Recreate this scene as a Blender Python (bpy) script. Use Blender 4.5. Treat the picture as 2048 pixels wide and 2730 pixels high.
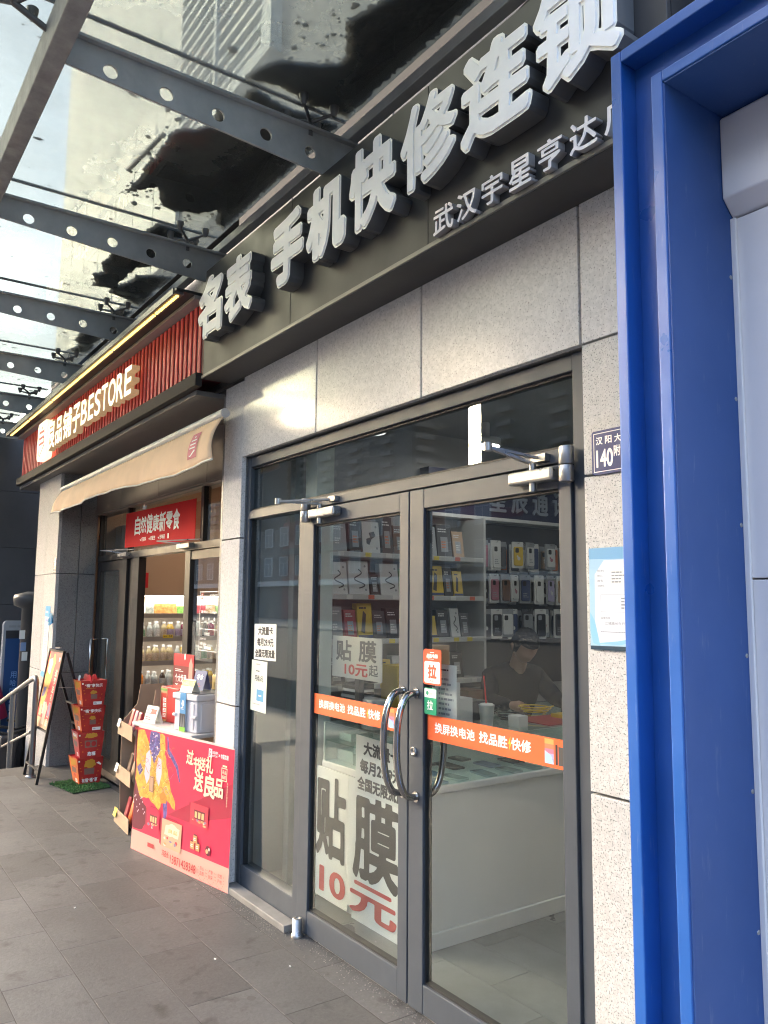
import bpy, math, random
import numpy as np
from mathutils import Vector, Matrix
random.seed(7)
for o in list(bpy.data.objects): bpy.data.objects.remove(o)
sc = bpy.context.scene
COL = sc.collection
R_ = math.radians
# ------------------------------------------------------------------ camera
cam = bpy.data.cameras.new('camera'); camo = bpy.data.objects.new('camera', cam); COL.objects.link(camo)
CR = Matrix(((0.5769933, 0.0878541, 0.8120101), (0.8167048, -0.0723909, -0.5724970), (0.0084860, 0.9934995, -0.1135199)))
camo.matrix_world = Matrix.Translation((0, 0, 1.6)) @ CR.to_4x4()
cam.sensor_fit = 'VERTICAL'; cam.sensor_height = 36.0; cam.lens = 2127 / 2730 * 36.0
cam.clip_start = 0.05; cam.clip_end = 3000
sc.camera = camo
# ------------------------------------------------------------------ sky, sun, exposure
SUN_EL, SUN_AZ = R_(11), math.atan2(-1.42, -1.0)      # direction towards the sun: (-1.42, -1) on plan
sdir = Vector((math.sin(SUN_AZ) * math.cos(SUN_EL), math.cos(SUN_AZ) * math.cos(SUN_EL), math.sin(SUN_EL)))
world = bpy.data.worlds.new('World'); sc.world = world; world.use_nodes = True
wn = world.node_tree.nodes; wl = world.node_tree.links
sky = wn.new('ShaderNodeTexSky'); sky.sky_type = 'NISHITA'; sky.sun_disc = False
sky.sun_elevation = SUN_EL; sky.sun_rotation = SUN_AZ
sky.air_density = 0.75; sky.dust_density = 8.0; sky.ozone_density = 1.0
bg = wn['Background']; bg.inputs[1].default_value = 0.15
wl.new(sky.outputs[0], bg.inputs[0])
sun = bpy.data.lights.new('sun', 'SUN'); sun.energy = 2.0; sun.angle = R_(0.6); sun.color = (1, .86, .66)
suno = bpy.data.objects.new('sun', sun); COL.objects.link(suno)
suno.rotation_euler = (-sdir).to_track_quat('-Z', 'Y').to_euler(); suno.location = (0, 0, 60)
vs = sc.view_settings
vs.view_transform = 'Standard'; vs.look = 'None'; vs.gamma = 1.0; vs.exposure = 3.95; vs.use_curve_mapping = False
sc.cycles.use_denoising = True; sc.cycles.filter_width = 1.1
sc.cycles.max_bounces = 10; sc.cycles.transparent_max_bounces = 16; sc.cycles.diffuse_bounces = 4
sc.cycles.glossy_bounces = 5; sc.cycles.transmission_bounces = 6
sc.cycles.sample_clamp_indirect = 8.0

# ------------------------------------------------------------------ materials
MATS = {}
def lin(c):
    return tuple(((v / 255) / 12.92 if v / 255 <= .04045 else ((v / 255 + .055) / 1.055) ** 2.4) for v in c)
def M(name, col=None, rough=.5, metal=0., spec=.5, var=None, bump=None, emit=None, coat=0., rvar=None, srgb=None):
    """procedural principled material; var=(scale, amount) mottles the colour, bump=(scale, strength) adds fine relief"""
    if name in MATS: return MATS[name]
    if srgb: col = lin(srgb)
    m = bpy.data.materials.new(name); m.use_nodes = True; MATS[name] = m
    nt = m.node_tree; n = nt.nodes; l = nt.links; b = n['Principled BSDF']
    b.inputs['Base Color'].default_value = (*col, 1); b.inputs['Roughness'].default_value = rough
    b.inputs['Metallic'].default_value = metal; b.inputs['Specular IOR Level'].default_value = spec
    b.inputs['Coat Weight'].default_value = coat
    tc = None
    if var or bump or rvar:
        tc = n.new('ShaderNodeTexCoord')
    if var:
        no = n.new('ShaderNodeTexNoise'); no.inputs['Scale'].default_value = var[0]; no.inputs['Detail'].default_value = 6
        no.inputs['Roughness'].default_value = .6
        l.new(tc.outputs['Object'], no.inputs['Vector'])
        r = n.new('ShaderNodeValToRGB'); e = r.color_ramp.elements
        e[0].position = .3; e[1].position = .72
        e[0].color = (*[max(0, c * (1 - var[1])) for c in col], 1); e[1].color = (*[min(1, c * (1 + var[1])) for c in col], 1)
        l.new(no.outputs['Fac'], r.inputs[0]); l.new(r.outputs[0], b.inputs['Base Color'])
    if rvar:
        no = n.new('ShaderNodeTexNoise'); no.inputs['Scale'].default_value = rvar[0]; no.inputs['Detail'].default_value = 5
        l.new(tc.outputs['Object'], no.inputs['Vector'])
        mr = n.new('ShaderNodeMapRange'); mr.inputs['To Min'].default_value = max(.02, rough - rvar[1]); mr.inputs['To Max'].default_value = min(1, rough + rvar[1])
        mr.inputs['From Min'].default_value = .3; mr.inputs['From Max'].default_value = .7
        l.new(no.outputs['Fac'], mr.inputs['Value']); l.new(mr.outputs[0], b.inputs['Roughness'])
    if bump:
        no = n.new('ShaderNodeTexNoise'); no.inputs['Scale'].default_value = bump[0]; no.inputs['Detail'].default_value = 4
        l.new(tc.outputs['Object'], no.inputs['Vector'])
        bp = n.new('ShaderNodeBump'); bp.inputs['Strength'].default_value = bump[1]; bp.inputs['Distance'].default_value = .01
        l.new(no.outputs['Fac'], bp.inputs['Height']); l.new(bp.outputs[0], b.inputs['Normal'])
    if emit:
        b.inputs['Emission Color'].default_value = (*emit[0], 1); b.inputs['Emission Strength'].default_value = emit[1]
    return m
def granite(name, base, fleck, scale, thr, rough, spec=.5, tint=.06):
    m = bpy.data.materials.new(name); m.use_nodes = True; MATS[name] = m
    nt = m.node_tree; n = nt.nodes; l = nt.links; b = n['Principled BSDF']
    tc = n.new('ShaderNodeTexCoord')
    n1 = n.new('ShaderNodeTexNoise'); n1.inputs['Scale'].default_value = scale; n1.inputs['Detail'].default_value = 3; n1.inputs['Roughness'].default_value = .55
    n2 = n.new('ShaderNodeTexNoise'); n2.inputs['Scale'].default_value = 2.2; n2.inputs['Detail'].default_value = 6
    v = n.new('ShaderNodeTexVoronoi'); v.inputs['Scale'].default_value = scale * .55
    for t in (n1, n2, v): l.new(tc.outputs['Object'], t.inputs['Vector'])
    r = n.new('ShaderNodeValToRGB'); e = r.color_ramp.elements
    e[0].position = thr - .05; e[0].color = (*fleck, 1); e[1].position = thr; e[1].color = (*base, 1)
    l.new(n1.outputs['Fac'], r.inputs[0])
    hs = n.new('ShaderNodeHueSaturation'); l.new(r.outputs[0], hs.inputs['Color'])
    ma = n.new('ShaderNodeMath'); ma.operation = 'MULTIPLY_ADD'; ma.inputs[1].default_value = tint * 2; ma.inputs[2].default_value = 1 - tint
    l.new(n2.outputs['Fac'], ma.inputs[0])
    mc = n.new('ShaderNodeMath'); mc.operation = 'MULTIPLY_ADD'; mc.inputs[1].default_value = .18
    sx = n.new('ShaderNodeSeparateColor'); l.new(v.outputs['Color'], sx.inputs[0]); l.new(sx.outputs[0], mc.inputs[0])
    sb = n.new('ShaderNodeMath'); sb.operation = 'SUBTRACT'; sb.inputs[1].default_value = .09
    l.new(ma.outputs[0], mc.inputs[2]); l.new(mc.outputs[0], sb.inputs[0])
    oi = n.new('ShaderNodeObjectInfo'); ov = n.new('ShaderNodeMath'); ov.operation = 'MULTIPLY_ADD'; ov.inputs[1].default_value = .12; ov.inputs[2].default_value = .94; l.new(oi.outputs['Random'], ov.inputs[0])   # slab to slab tone
    om = n.new('ShaderNodeMath'); om.operation = 'MULTIPLY'; l.new(sb.outputs[0], om.inputs[0]); l.new(ov.outputs[0], om.inputs[1]); l.new(om.outputs[0], hs.inputs['Value'])
    l.new(hs.outputs[0], b.inputs['Base Color'])
    b.inputs['Roughness'].default_value = rough; b.inputs['Specular IOR Level'].default_value = spec
    return m
def glass(name, tint, refl=1.0, dirt=0., dscale=6., dcol=(.3, .3, .29), rough=.0, dmin=.25):
    """thin pane: transparent body, fresnel mirror, and a film of dirt"""
    m = bpy.data.materials.new(name); m.use_nodes = True; MATS[name] = m
    nt = m.node_tree; n = nt.nodes; l = nt.links; n.remove(n['Principled BSDF']); out = n['Material Output']
    tr = n.new('ShaderNodeBsdfTransparent'); tr.inputs[0].default_value = (*tint, 1)
    gl = n.new('ShaderNodeBsdfGlossy'); gl.inputs['Roughness'].default_value = rough; gl.inputs[0].default_value = (.95, 1, .98, 1)
    fr = n.new('ShaderNodeFresnel'); fr.inputs[0].default_value = 1.5
    mu = n.new('ShaderNodeMath'); mu.operation = 'MULTIPLY'; mu.inputs[1].default_value = refl; mu.use_clamp = True
    ge = n.new('ShaderNodeNewGeometry'); bf = n.new('ShaderNodeMath'); bf.operation = 'SUBTRACT'; bf.inputs[0].default_value = 1.; l.new(ge.outputs['Backfacing'], bf.inputs[1])
    m0 = n.new('ShaderNodeMath'); m0.operation = 'MULTIPLY'; l.new(fr.outputs[0], m0.inputs[0]); l.new(bf.outputs[0], m0.inputs[1])   # no mirror on leaving the pane
    l.new(m0.outputs[0], mu.inputs[0])
    mx = n.new('ShaderNodeMixShader'); l.new(mu.outputs[0], mx.inputs[0]); l.new(tr.outputs[0], mx.inputs[1]); l.new(gl.outputs[0], mx.inputs[2])
    last = mx
    if dirt > 0:
        tc = n.new('ShaderNodeTexCoord')
        no = n.new('ShaderNodeTexNoise'); no.inputs['Scale'].default_value = dscale; no.inputs['Detail'].default_value = 9; no.inputs['Roughness'].default_value = .62
        l.new(tc.outputs['Object'], no.inputs['Vector'])
        mr = n.new('ShaderNodeMapRange'); mr.inputs['From Min'].default_value = .38; mr.inputs['From Max'].default_value = .72; mr.inputs['To Min'].default_value = dirt * dmin; mr.inputs['To Max'].default_value = dirt
        l.new(no.outputs['Fac'], mr.inputs['Value'])
        df = n.new('ShaderNodeBsdfDiffuse'); df.inputs[0].default_value = (*dcol, 1)
        tl = n.new('ShaderNodeBsdfTranslucent'); tl.inputs[0].default_value = (*dcol, 1)
        dm = n.new('ShaderNodeMixShader'); dm.inputs[0].default_value = .5; l.new(df.outputs[0], dm.inputs[1]); l.new(tl.outputs[0], dm.inputs[2])
        m2 = n.new('ShaderNodeMixShader'); l.new(mr.outputs[0], m2.inputs[0]); l.new(mx.outputs[0], m2.inputs[1]); l.new(dm.outputs[0], m2.inputs[2])
        last = m2
    l.new(last.outputs[0], out.inputs[0])
    return m

# ------------------------------------------------------------------ mesh builder
class MB:
    def __init__(s): s.v = []; s.f = []; s.mi = []; s.sm = []; s.mats = []; s.cur = 0
    def use(s, m):
        if m not in s.mats: s.mats.append(m)
        s.cur = s.mats.index(m); return s
    def add(s, vs, fs, smooth=False):
        k = len(s.v); s.v += [tuple(p) for p in vs]
        for f in fs: s.f.append(tuple(i + k for i in f)); s.mi.append(s.cur); s.sm.append(smooth)
        return s
    def quad(s, *p): return s.add(p, [tuple(range(len(p)))])
    def box(s, x0, x1, y0, y1, z0, z1):
        if x0 > x1: x0, x1 = x1, x0
        if y0 > y1: y0, y1 = y1, y0
        if z0 > z1: z0, z1 = z1, z0
        return s.add([(x, y, z) for z in (z0, z1) for y in (y0, y1) for x in (x0, x1)],
                     [(0, 2, 3, 1), (4, 5, 7, 6), (0, 1, 5, 4), (1, 3, 7, 5), (3, 2, 6, 7), (2, 0, 4, 6)])
    def hexa(s, p):   # 4 bottom + 4 top points, counter-clockwise from above
        return s.add(p, [(3, 2, 1, 0), (4, 5, 6, 7), (0, 1, 5, 4), (1, 2, 6, 5), (2, 3, 7, 6), (3, 0, 4, 7)])
    def obox(s, c, u, v, w, a, b, d):   # centre, axes, half sizes
        c, u, v, w = Vector(c), Vector(u).normalized() * a, Vector(v).normalized() * b, Vector(w).normalized() * d
        return s.hexa([c - u - v - w, c + u - v - w, c + u + v - w, c - u + v - w, c - u - v + w, c + u - v + w, c + u + v + w, c - u + v + w])
    def bar(s, p, q, a, b=None, up=(0, 0, 1)):   # square bar from p to q
        p, q = Vector(p), Vector(q); w = (q - p); b = b or a; up = Vector(up)
        if abs(w.normalized().dot(up)) > .98: up = Vector((0, 1, 0))
        u = w.cross(up).normalized(); v = u.cross(w).normalized()
        return s.obox((p + q) / 2, u, v, w, a / 2, b / 2, w.length / 2)
    def tube(s, pts, r, n=10, cap=True):
        pts = [Vector(p) for p in pts]; rs = r if isinstance(r, (list, tuple)) else [r] * len(pts)
        vs = []; fs = []; prev = None
        for i, p in enumerate(pts):
            t = (pts[min(i + 1, len(pts) - 1)] - pts[max(i - 1, 0)]).normalized()
            if prev is None:
                a = Vector((0, 0, 1)) if abs(t.z) < .9 else Vector((1, 0, 0)); u = t.cross(a).normalized()
            else:
                u = (prev - t * prev.dot(t)).normalized()
            prev = u; w = t.cross(u)
            for k in range(n):
                an = 2 * math.pi * k / n; vs.append(p + (u * math.cos(an) + w * math.sin(an)) * rs[i])
        for i in range(len(pts) - 1):
            for k in range(n):
                fs.append((i * n + k, i * n + (k + 1) % n, (i + 1) * n + (k + 1) % n, (i + 1) * n + k))
        s.add(vs, fs, True)
        if cap:
            s.add(vs[:n], [tuple(range(n))[::-1]]); s.add(vs[-n:], [tuple(range(n))])
        return s
    def lathe(s, c, prof, n=14, axis=(0, 0, 1)):   # profile [(r, h)]
        c = Vector(c); a = Vector(axis).normalized(); e = Vector((1, 0, 0)) if abs(a.x) < .9 else Vector((0, 1, 0))
        u = a.cross(e).normalized(); w = a.cross(u); vs = []; fs = []
        for r, h in prof:
            for k in range(n):
                an = 2 * math.pi * k / n; vs.append(c + a * h + (u * math.cos(an) + w * math.sin(an)) * max(r, 1e-5))
        for i in range(len(prof) - 1):
            for k in range(n):
                fs.append((i * n + k, i * n + (k + 1) % n, (i + 1) * n + (k + 1) % n, (i + 1) * n + k))
        s.add(vs, fs, True); s.add(vs[:n], [tuple(range(n))[::-1]]); s.add(vs[-n:], [tuple(range(n))])
        return s
    def prism(s, poly, fn, d0, d1):   # polygon (u,v) extruded from d0 to d1 by fn(u,v,d)
        k = len(poly); a = [fn(u, v, d0) for u, v in poly]; b = [fn(u, v, d1) for u, v in poly]
        return s.add(a + b, [tuple(range(k))[::-1], tuple(range(k, 2 * k))] + [(i, (i + 1) % k, k + (i + 1) % k, k + i) for i in range(k)])
    def build(s, name, mat=None, parent=None, bevel=0., loc=None, seg=2, label=None):
        me = bpy.data.meshes.new(name)
        off = Vector(parent_world(parent)) if parent is not None and not parent.get('_local') else (Vector(loc) if loc else Vector((0, 0, 0)))
        me.from_pydata([Vector(p) - off for p in s.v], [], s.f)
        ms = s.mats if s.mats else [mat]
        for m in ms: me.materials.append(m)
        if s.mats: me.polygons.foreach_set('material_index', s.mi)
        me.polygons.foreach_set('use_smooth', s.sm); me.update()
        o = bpy.data.objects.new(name, me); COL.objects.link(o)
        if parent is not None:
            o.parent = parent
            if parent.get('_local'): o['_local'] = 1
        elif loc: o.location = loc
        if bevel:
            b = o.modifiers.new('edge', 'BEVEL'); b.width = bevel; b.segments = seg; b.limit_method = 'ANGLE'; b.angle_limit = R_(40); b.harden_normals = False
        if label: o['label'] = label
        return o
def parent_world(p):
    v = Vector((0, 0, 0))
    while p is not None: v = v + p.location; p = p.parent
    return v
def tag(o, label, cat, group=None):
    o['label'] = label; o['category'] = cat
    if group: o['group'] = group
    return o
def thing(name, label, cat, loc=(0, 0, 0), group=None, rotz=None):
    o = bpy.data.objects.new(name, None); COL.objects.link(o); o.location = loc; o.empty_display_size = .1
    if rotz is not None: o.rotation_euler = (0, 0, rotz); o['_local'] = 1
    return tag(o, label, cat, group)
def struct(o): o['kind'] = 'structure'; return o
def ch(name, mat, parent, *boxes, bevel=0.):   # a part made of boxes
    b = MB()
    for x in boxes: b.box(*x)
    return b.build(name, mat, parent, bevel)
def dup(o, parent=None, loc=None):
    c = o.copy(); COL.objects.link(c); c.parent = parent
    if loc is not None: c.location = loc
    for k in list(o.children): dup(k, c)
    return c

# ------------------------------------------------------------------ lettering
TCACHE = {}
def font_mesh(body):
    c = bpy.data.curves.new('t', 'FONT'); c.body = body; c.size = 1.0; c.resolution_u = 4
    o = bpy.data.objects.new('t', c); COL.objects.link(o)
    dg = bpy.context.evaluated_depsgraph_get(); me = bpy.data.meshes.new_from_object(o.evaluated_get(dg))
    bpy.data.objects.remove(o); bpy.data.curves.remove(c)
    me.calc_loop_triangles()
    v = np.array([p.co[:2] for p in me.vertices]); t = np.array([tuple(x.vertices) for x in me.loop_triangles]); bpy.data.meshes.remove(me)
    return v, t
def loops_of(F, x0, y0, h, lev):   # marching squares on field F (inside > lev)
    P = F > lev; seg = {}
    T = {1: [(3, 0)], 2: [(0, 1)], 3: [(3, 1)], 4: [(1, 2)], 5: [(3, 2), (1, 0)], 6: [(0, 2)], 7: [(3, 2)], 8: [(2, 3)], 9: [(2, 0)], 10: [(0, 3), (2, 1)], 11: [(2, 1)], 12: [(1, 3)], 13: [(1, 0)], 14: [(0, 3)]}
    code = P[:-1, :-1] * 1 + P[:-1, 1:] * 2 + P[1:, 1:] * 4 + P[1:, :-1] * 8
    def key(i, j, e):
        return {0: (i, j, 0), 1: (i, j + 1, 1), 2: (i + 1, j, 0), 3: (i, j, 1)}[e]
    def pos(k):
        i, j, d = k; a = F[i, j]; b = F[i, j + 1] if d == 0 else F[i + 1, j]; t = (lev - a) / (b - a)
        return (x0 + (j + (t if d == 0 else 0)) * h, y0 + (i + (0 if d == 0 else t)) * h)
    for i, j in zip(*np.nonzero((code > 0) & (code < 15))):
        for a, b in T[int(code[i, j])]: seg[key(i, j, a)] = key(i, j, b)
    out = []
    while seg:
        k0 = next(iter(seg)); k = k0; lp = []
        while k in seg: lp.append(pos(k)); k = seg.pop(k)
        if len(lp) > 3: out.append(lp)
    return out
def rdp(p, eps):
    if len(p) < 3: return p
    a, b = np.array(p[0]), np.array(p[-1]); d = b - a; L = np.hypot(*d); q = np.array(p)
    dist = np.abs((q[:, 0] - a[0]) * d[1] - (q[:, 1] - a[1]) * d[0]) / L if L > 1e-9 else np.hypot(*(q - a).T)
    i = int(dist.argmax())
    if dist[i] < eps: return [p[0], p[-1]]
    return rdp(p[:i + 1], eps)[:-1] + rdp(p[i:], eps)
def text_loops(body, bold, bx=1., res=90, eps=.55, square=False):
    key = (body, bold, bx, res, square)
    if key in TCACHE: return TCACHE[key]
    v, t = font_mesh(body); h = 1. / res; pad = bold * 1.6 + 4 * h
    x0, y0 = v.min(0) - pad; x1, y1 = v.max(0) + pad; W, H = int((x1 - x0) / h) + 2, int((y1 - y0) / h) + 2
    Mk = np.zeros((H, W), bool)
    for tri in t:
        a, b, c = v[tri]; lo = np.floor((np.minimum(np.minimum(a, b), c) - (x0, y0)) / h).astype(int); hi = np.ceil((np.maximum(np.maximum(a, b), c) - (x0, y0)) / h).astype(int) + 1
        X, Y = np.meshgrid(x0 + np.arange(lo[0], hi[0]) * h, y0 + np.arange(lo[1], hi[1]) * h)
        f = lambda p, q: (q[0] - p[0]) * (Y - p[1]) - (q[1] - p[1]) * (X - p[0])
        e1, e2, e3 = f(a, b), f(b, c), f(c, a); ins = ((e1 >= 0) & (e2 >= 0) & (e3 >= 0)) | ((e1 <= 0) & (e2 <= 0) & (e3 <= 0))
        Mk[lo[1]:hi[1], lo[0]:hi[0]] |= ins
    rp = bold / h; r = int(rp * 1.3) + 3; D = np.full((H, W), 99.)
    for dy in range(-r, r + 1):
        for dx in range(-r, r + 1):
            d = max(abs(dx), abs(dy), (abs(dx) + abs(dy)) / 1.42) if square else math.hypot(dx / bx, dy)
            if d > rp + 2.5: continue
            s = np.zeros_like(Mk)
            s[max(0, dy):H + min(0, dy), max(0, dx):W + min(0, dx)] = Mk[max(0, -dy):H + min(0, -dy), max(0, -dx):W + min(0, -dx)]
            D = np.where(s, np.minimum(D, d), D)
    D = np.minimum(D, rp + 3)
    K = D.copy()
    K[1:-1, 1:-1] = sum(D[1 + a:H - 1 + a, 1 + b:W - 1 + b] * w for a, b, w in ((0, 0, .36), (1, 0, .12), (-1, 0, .12), (0, 1, .12), (0, -1, .12), (1, 1, .04), (1, -1, .04), (-1, 1, .04), (-1, -1, .04)))
    K[0] = K[-1] = rp + 3; K[:, 0] = K[:, -1] = rp + 3
    lps = []
    for lp in loops_of(-K, x0, y0, h, -max(rp, .6) + 1e-4):
        k = len(lp) // 2; q = rdp(lp[:k + 1], eps * h)[:-1] + rdp(lp[k:] + [lp[0]], eps * h)[:-1]
        if len(q) > 2: lps.append(q)
    TCACHE[key] = lps
    return lps
def fill_loops(lps, ext=0.):
    c = bpy.data.curves.new('c', 'CURVE'); c.dimensions = '2D'; c.fill_mode = 'BOTH'; c.extrude = ext
    for lp in lps:
        s = c.splines.new('POLY'); s.points.add(len(lp) - 1); s.use_cyclic_u = True
        s.points.foreach_set('co', [x for p in lp for x in (p[0], p[1], 0, 1)])
    o = bpy.data.objects.new('c', c); COL.objects.link(o)
    dg = bpy.context.evaluated_depsgraph_get(); me = bpy.data.meshes.new_from_object(o.evaluated_get(dg))
    bpy.data.objects.remove(o); bpy.data.curves.remove(c)
    v = [tuple(p.co) for p in me.vertices]; f = [tuple(p.vertices) for p in me.polygons]; bpy.data.meshes.remove(me)
    return v, f
def text_shape(body, bold, ext=0., bx=1., square=False):
    key = (body, bold, ext, bx, square, 'm')
    if key not in TCACHE:
        if bold > 0: v, f = fill_loops(text_loops(body, bold, bx, 170 if square else 90, .9 if square else .55, square), ext)
        else:
            a, t = font_mesh(body); v = [(x, y, 0.) for x, y in a]; f = [tuple(int(i) for i in q) for q in t]
        TCACHE[key] = (v, f)
    return TCACHE[key]
class Frame:
    """a plane to print on: origin, right, up; the normal faces the viewer"""
    def __init__(s, o, u, v): s.o, s.u, s.v = Vector(o), Vector(u).normalized(), Vector(v).normalized(); s.n = s.u.cross(s.v)
    def __call__(s, a, b, d=0.): return s.o + s.u * a + s.v * b + s.n * d
def FRONT(x, y, z): return Frame((x, y, z), (1, 0, 0), (0, 0, 1))      # faces -y, the street
def add_text(mb, fr, body, u0, v0, u1, v1, d, bold=.03, ext=None, bx=1., shear=0., square=False):
    v, f = text_shape(body, bold, 0. if ext is None else 1., bx, square)
    xs = [p[0] for p in v]; ys = [p[1] for p in v]; a0, a1, b0, b1 = min(xs), max(xs), min(ys), max(ys)
    su, sv = (u1 - u0) / (a1 - a0), (v1 - v0) / (b1 - b0)
    mb.add([fr(u0 + (p[0] - a0) * su + shear * (p[1] - b0) * sv, v0 + (p[1] - b0) * sv, d if ext is None else (d if p[2] > 0 else d - ext)) for p in v], f)
def circ(r, n=20, cx=0, cy=0, ry=None): return [(cx + r * math.cos(2 * math.pi * k / n), cy + (ry or r) * math.sin(2 * math.pi * k / n)) for k in range(n)]
class Print:
    def __init__(s, fr, d=.0012): s.fr = fr; s.d = d; s.mb = MB(); s.k = 0
    def lay(s): s.k += 1; return s.d + s.k * .000015
    def rect(s, m, u0, v0, u1, v1): return s.poly(m, [(u0, v0), (u1, v0), (u1, v1), (u0, v1)])
    def poly(s, m, pts):
        s.mb.use(m); d = s.lay(); s.mb.quad(*[s.fr(u, v, d) for u, v in pts]); return s
    def fill(s, m, loops):
        s.mb.use(m); d = s.lay(); v, f = fill_loops(loops); s.mb.add([s.fr(p[0], p[1], d) for p in v], f); return s
    def text(s, m, body, u0, v0, u1, v1, bold=.03, bx=1., shear=0.):
        s.mb.use(m); add_text(s.mb, s.fr, body, u0, v0, u1, v1, s.lay(), bold, None, bx, shear); return s
    def lines(s, m, u0, v0, u1, v1, n, fill=.45, seed=1):   # rows of small illegible print
        rr = random.Random(seed); s.mb.use(m); d = s.lay(); hh = (v1 - v0) / n
        for i in range(n):
            u = u0; vb = v1 - (i + .5) * hh
            e = u0 + (u1 - u0) * rr.uniform(.6, 1)
            while u < e:
                w = hh * rr.uniform(.6, 1.6); w = min(w, e - u)
                s.mb.quad(*[s.fr(a, b, d) for a, b in ((u, vb - hh * fill / 2), (u + w, vb - hh * fill / 2), (u + w, vb + hh * fill / 2), (u, vb + hh * fill / 2))]); u += w + hh * .18
        return s
    def frame(s, m, u0, v0, u1, v1, t):
        for a in ((u0, v0, u1, v0 + t), (u0, v1 - t, u1, v1), (u0, v0 + t, u0 + t, v1 - t), (u1 - t, v0 + t, u1, v1 - t)): s.rect(m, *a)
        return s
    def build(s, name, parent): return s.mb.build(name, None, parent)
# ------------------------------------------------------------------ palette
ZG = -.04; GY = 2.06; FY = 2.11
gran = granite('granite_light', (.68, .655, .625), (.27, .255, .24), 150, .40, .09, .26)
gran_s = granite('granite_light_satin', (.68, .655, .625), (.27, .255, .24), 150, .40, .2, .3)
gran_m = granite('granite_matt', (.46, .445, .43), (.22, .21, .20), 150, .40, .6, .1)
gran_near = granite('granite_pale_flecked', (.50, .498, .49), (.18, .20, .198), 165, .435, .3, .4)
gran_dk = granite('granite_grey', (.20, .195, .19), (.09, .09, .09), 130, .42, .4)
stone_pv = granite('pavement_stone', (.100, .101, .104), (.076, .077, .079), 160, .36, .6, .35, .2)
core = M('wall_core', (.03, .03, .03), .9)
fascia = M('fascia_metal', (.046, .046, .047), .45, .05, .35, var=(3, .16), rvar=(4, .08))
fascia_under = M('fascia_underside', (.05, .049, .048), .5, .2, var=(4, .15))
alu = M('door_aluminium', (.052, .063, .080), .48, .0, .5, var=(5, .08), rvar=(9, .06))
alu_dk = M('door_gasket', (.012, .012, .013), .6)
steel = M('brushed_steel', (.42, .41, .40), .34, .9, rvar=(30, .1))
chrome = M('polished_chrome', (.42, .41, .40), .12, 1.0)
steel_paint = M('canopy_steel_paint', (.40, .41, .40), .6, .0, .4, var=(5, .18), bump=(30, .12))
edge_paint = M('edge_beam_paint', (.30, .30, .295), .6, 0, .4, var=(14, .25), bump=(30, .2))
pane = glass('door_glass', (.90, .92, .91), 1.2, .02, 3., (.35, .36, .34))
pane_r = glass('canopy_glass', (.46, .50, .49), .8, .40, .9, (.48, .50, .48), .02, .35)
case_glass = glass('showcase_glass', (.84, .93, .91), .8, .03, 4.)
white = M('white_paint', (.72, .72, .71), .45, var=(2, .05))
black = M('black_paint', (.012, .012, .013), .4)
ink = M('print_black', (.025, .025, .028), .6)
paper = M('paper_white', (.72, .74, .70), .6, var=(6, .05))
pwhite = M('print_white', (.85, .84, .82), .5)
ored = M('print_orange', (.78, .13, .035), .45, var=(8, .05))
red = M('print_red', (.62, .018, .03), .42, var=(5, .08))
redtxt = M('print_red_text', (.50, .05, .05), .6)
# ------------------------------------------------------------------ ground
g = MB(); g.box(-400, 400, -400, 400, -1.3, -1.2)
struct(g.build('ground', M('far_ground', (.09, .088, .085), .9, var=(.3, .2))))
base = MB(); base.box(-8.7, 60, -4.5, 2.3, -.9, -.0405); base.box(-8.7, 60, -4.75, -4.5, -.9, -.042)
pav = struct(base.build('pavement', M('paving_bed', (.05, .047, .045), .9, var=(9, .3))))
def paver_mesh(k):
    rr = random.Random(k); b = MB(); w, d = .2785, .1466; n = 4
    def pt(x, y, z): return (x, y, z)
    # bevelled slab with slightly uneven edges
    e = .0008; t = rr.uniform(-.0015, .0015)
    out = [(-w, -d), (w, -d), (w, d), (-w, d)]
    lo = [(x + rr.uniform(-.0015, .0015), y + rr.uniform(-.0015, .0015), -.05) for x, y in out]
    mid = [(x, y, -.0016) for x, y, z in lo]
    top = [(x * (1 - e / w), y * (1 - e / d), 0) for x, y, z in lo]
    b.add(lo + mid + top, [(3, 2, 1, 0), (8, 9, 10, 11)] + [(i, (i + 1) % 4, 4 + (i + 1) % 4, 4 + i) for i in range(4)] + [(4 + i, 4 + (i + 1) % 4, 8 + (i + 1) % 4, 8 + i) for i in range(4)])
    return b
pv_m = []
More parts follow.
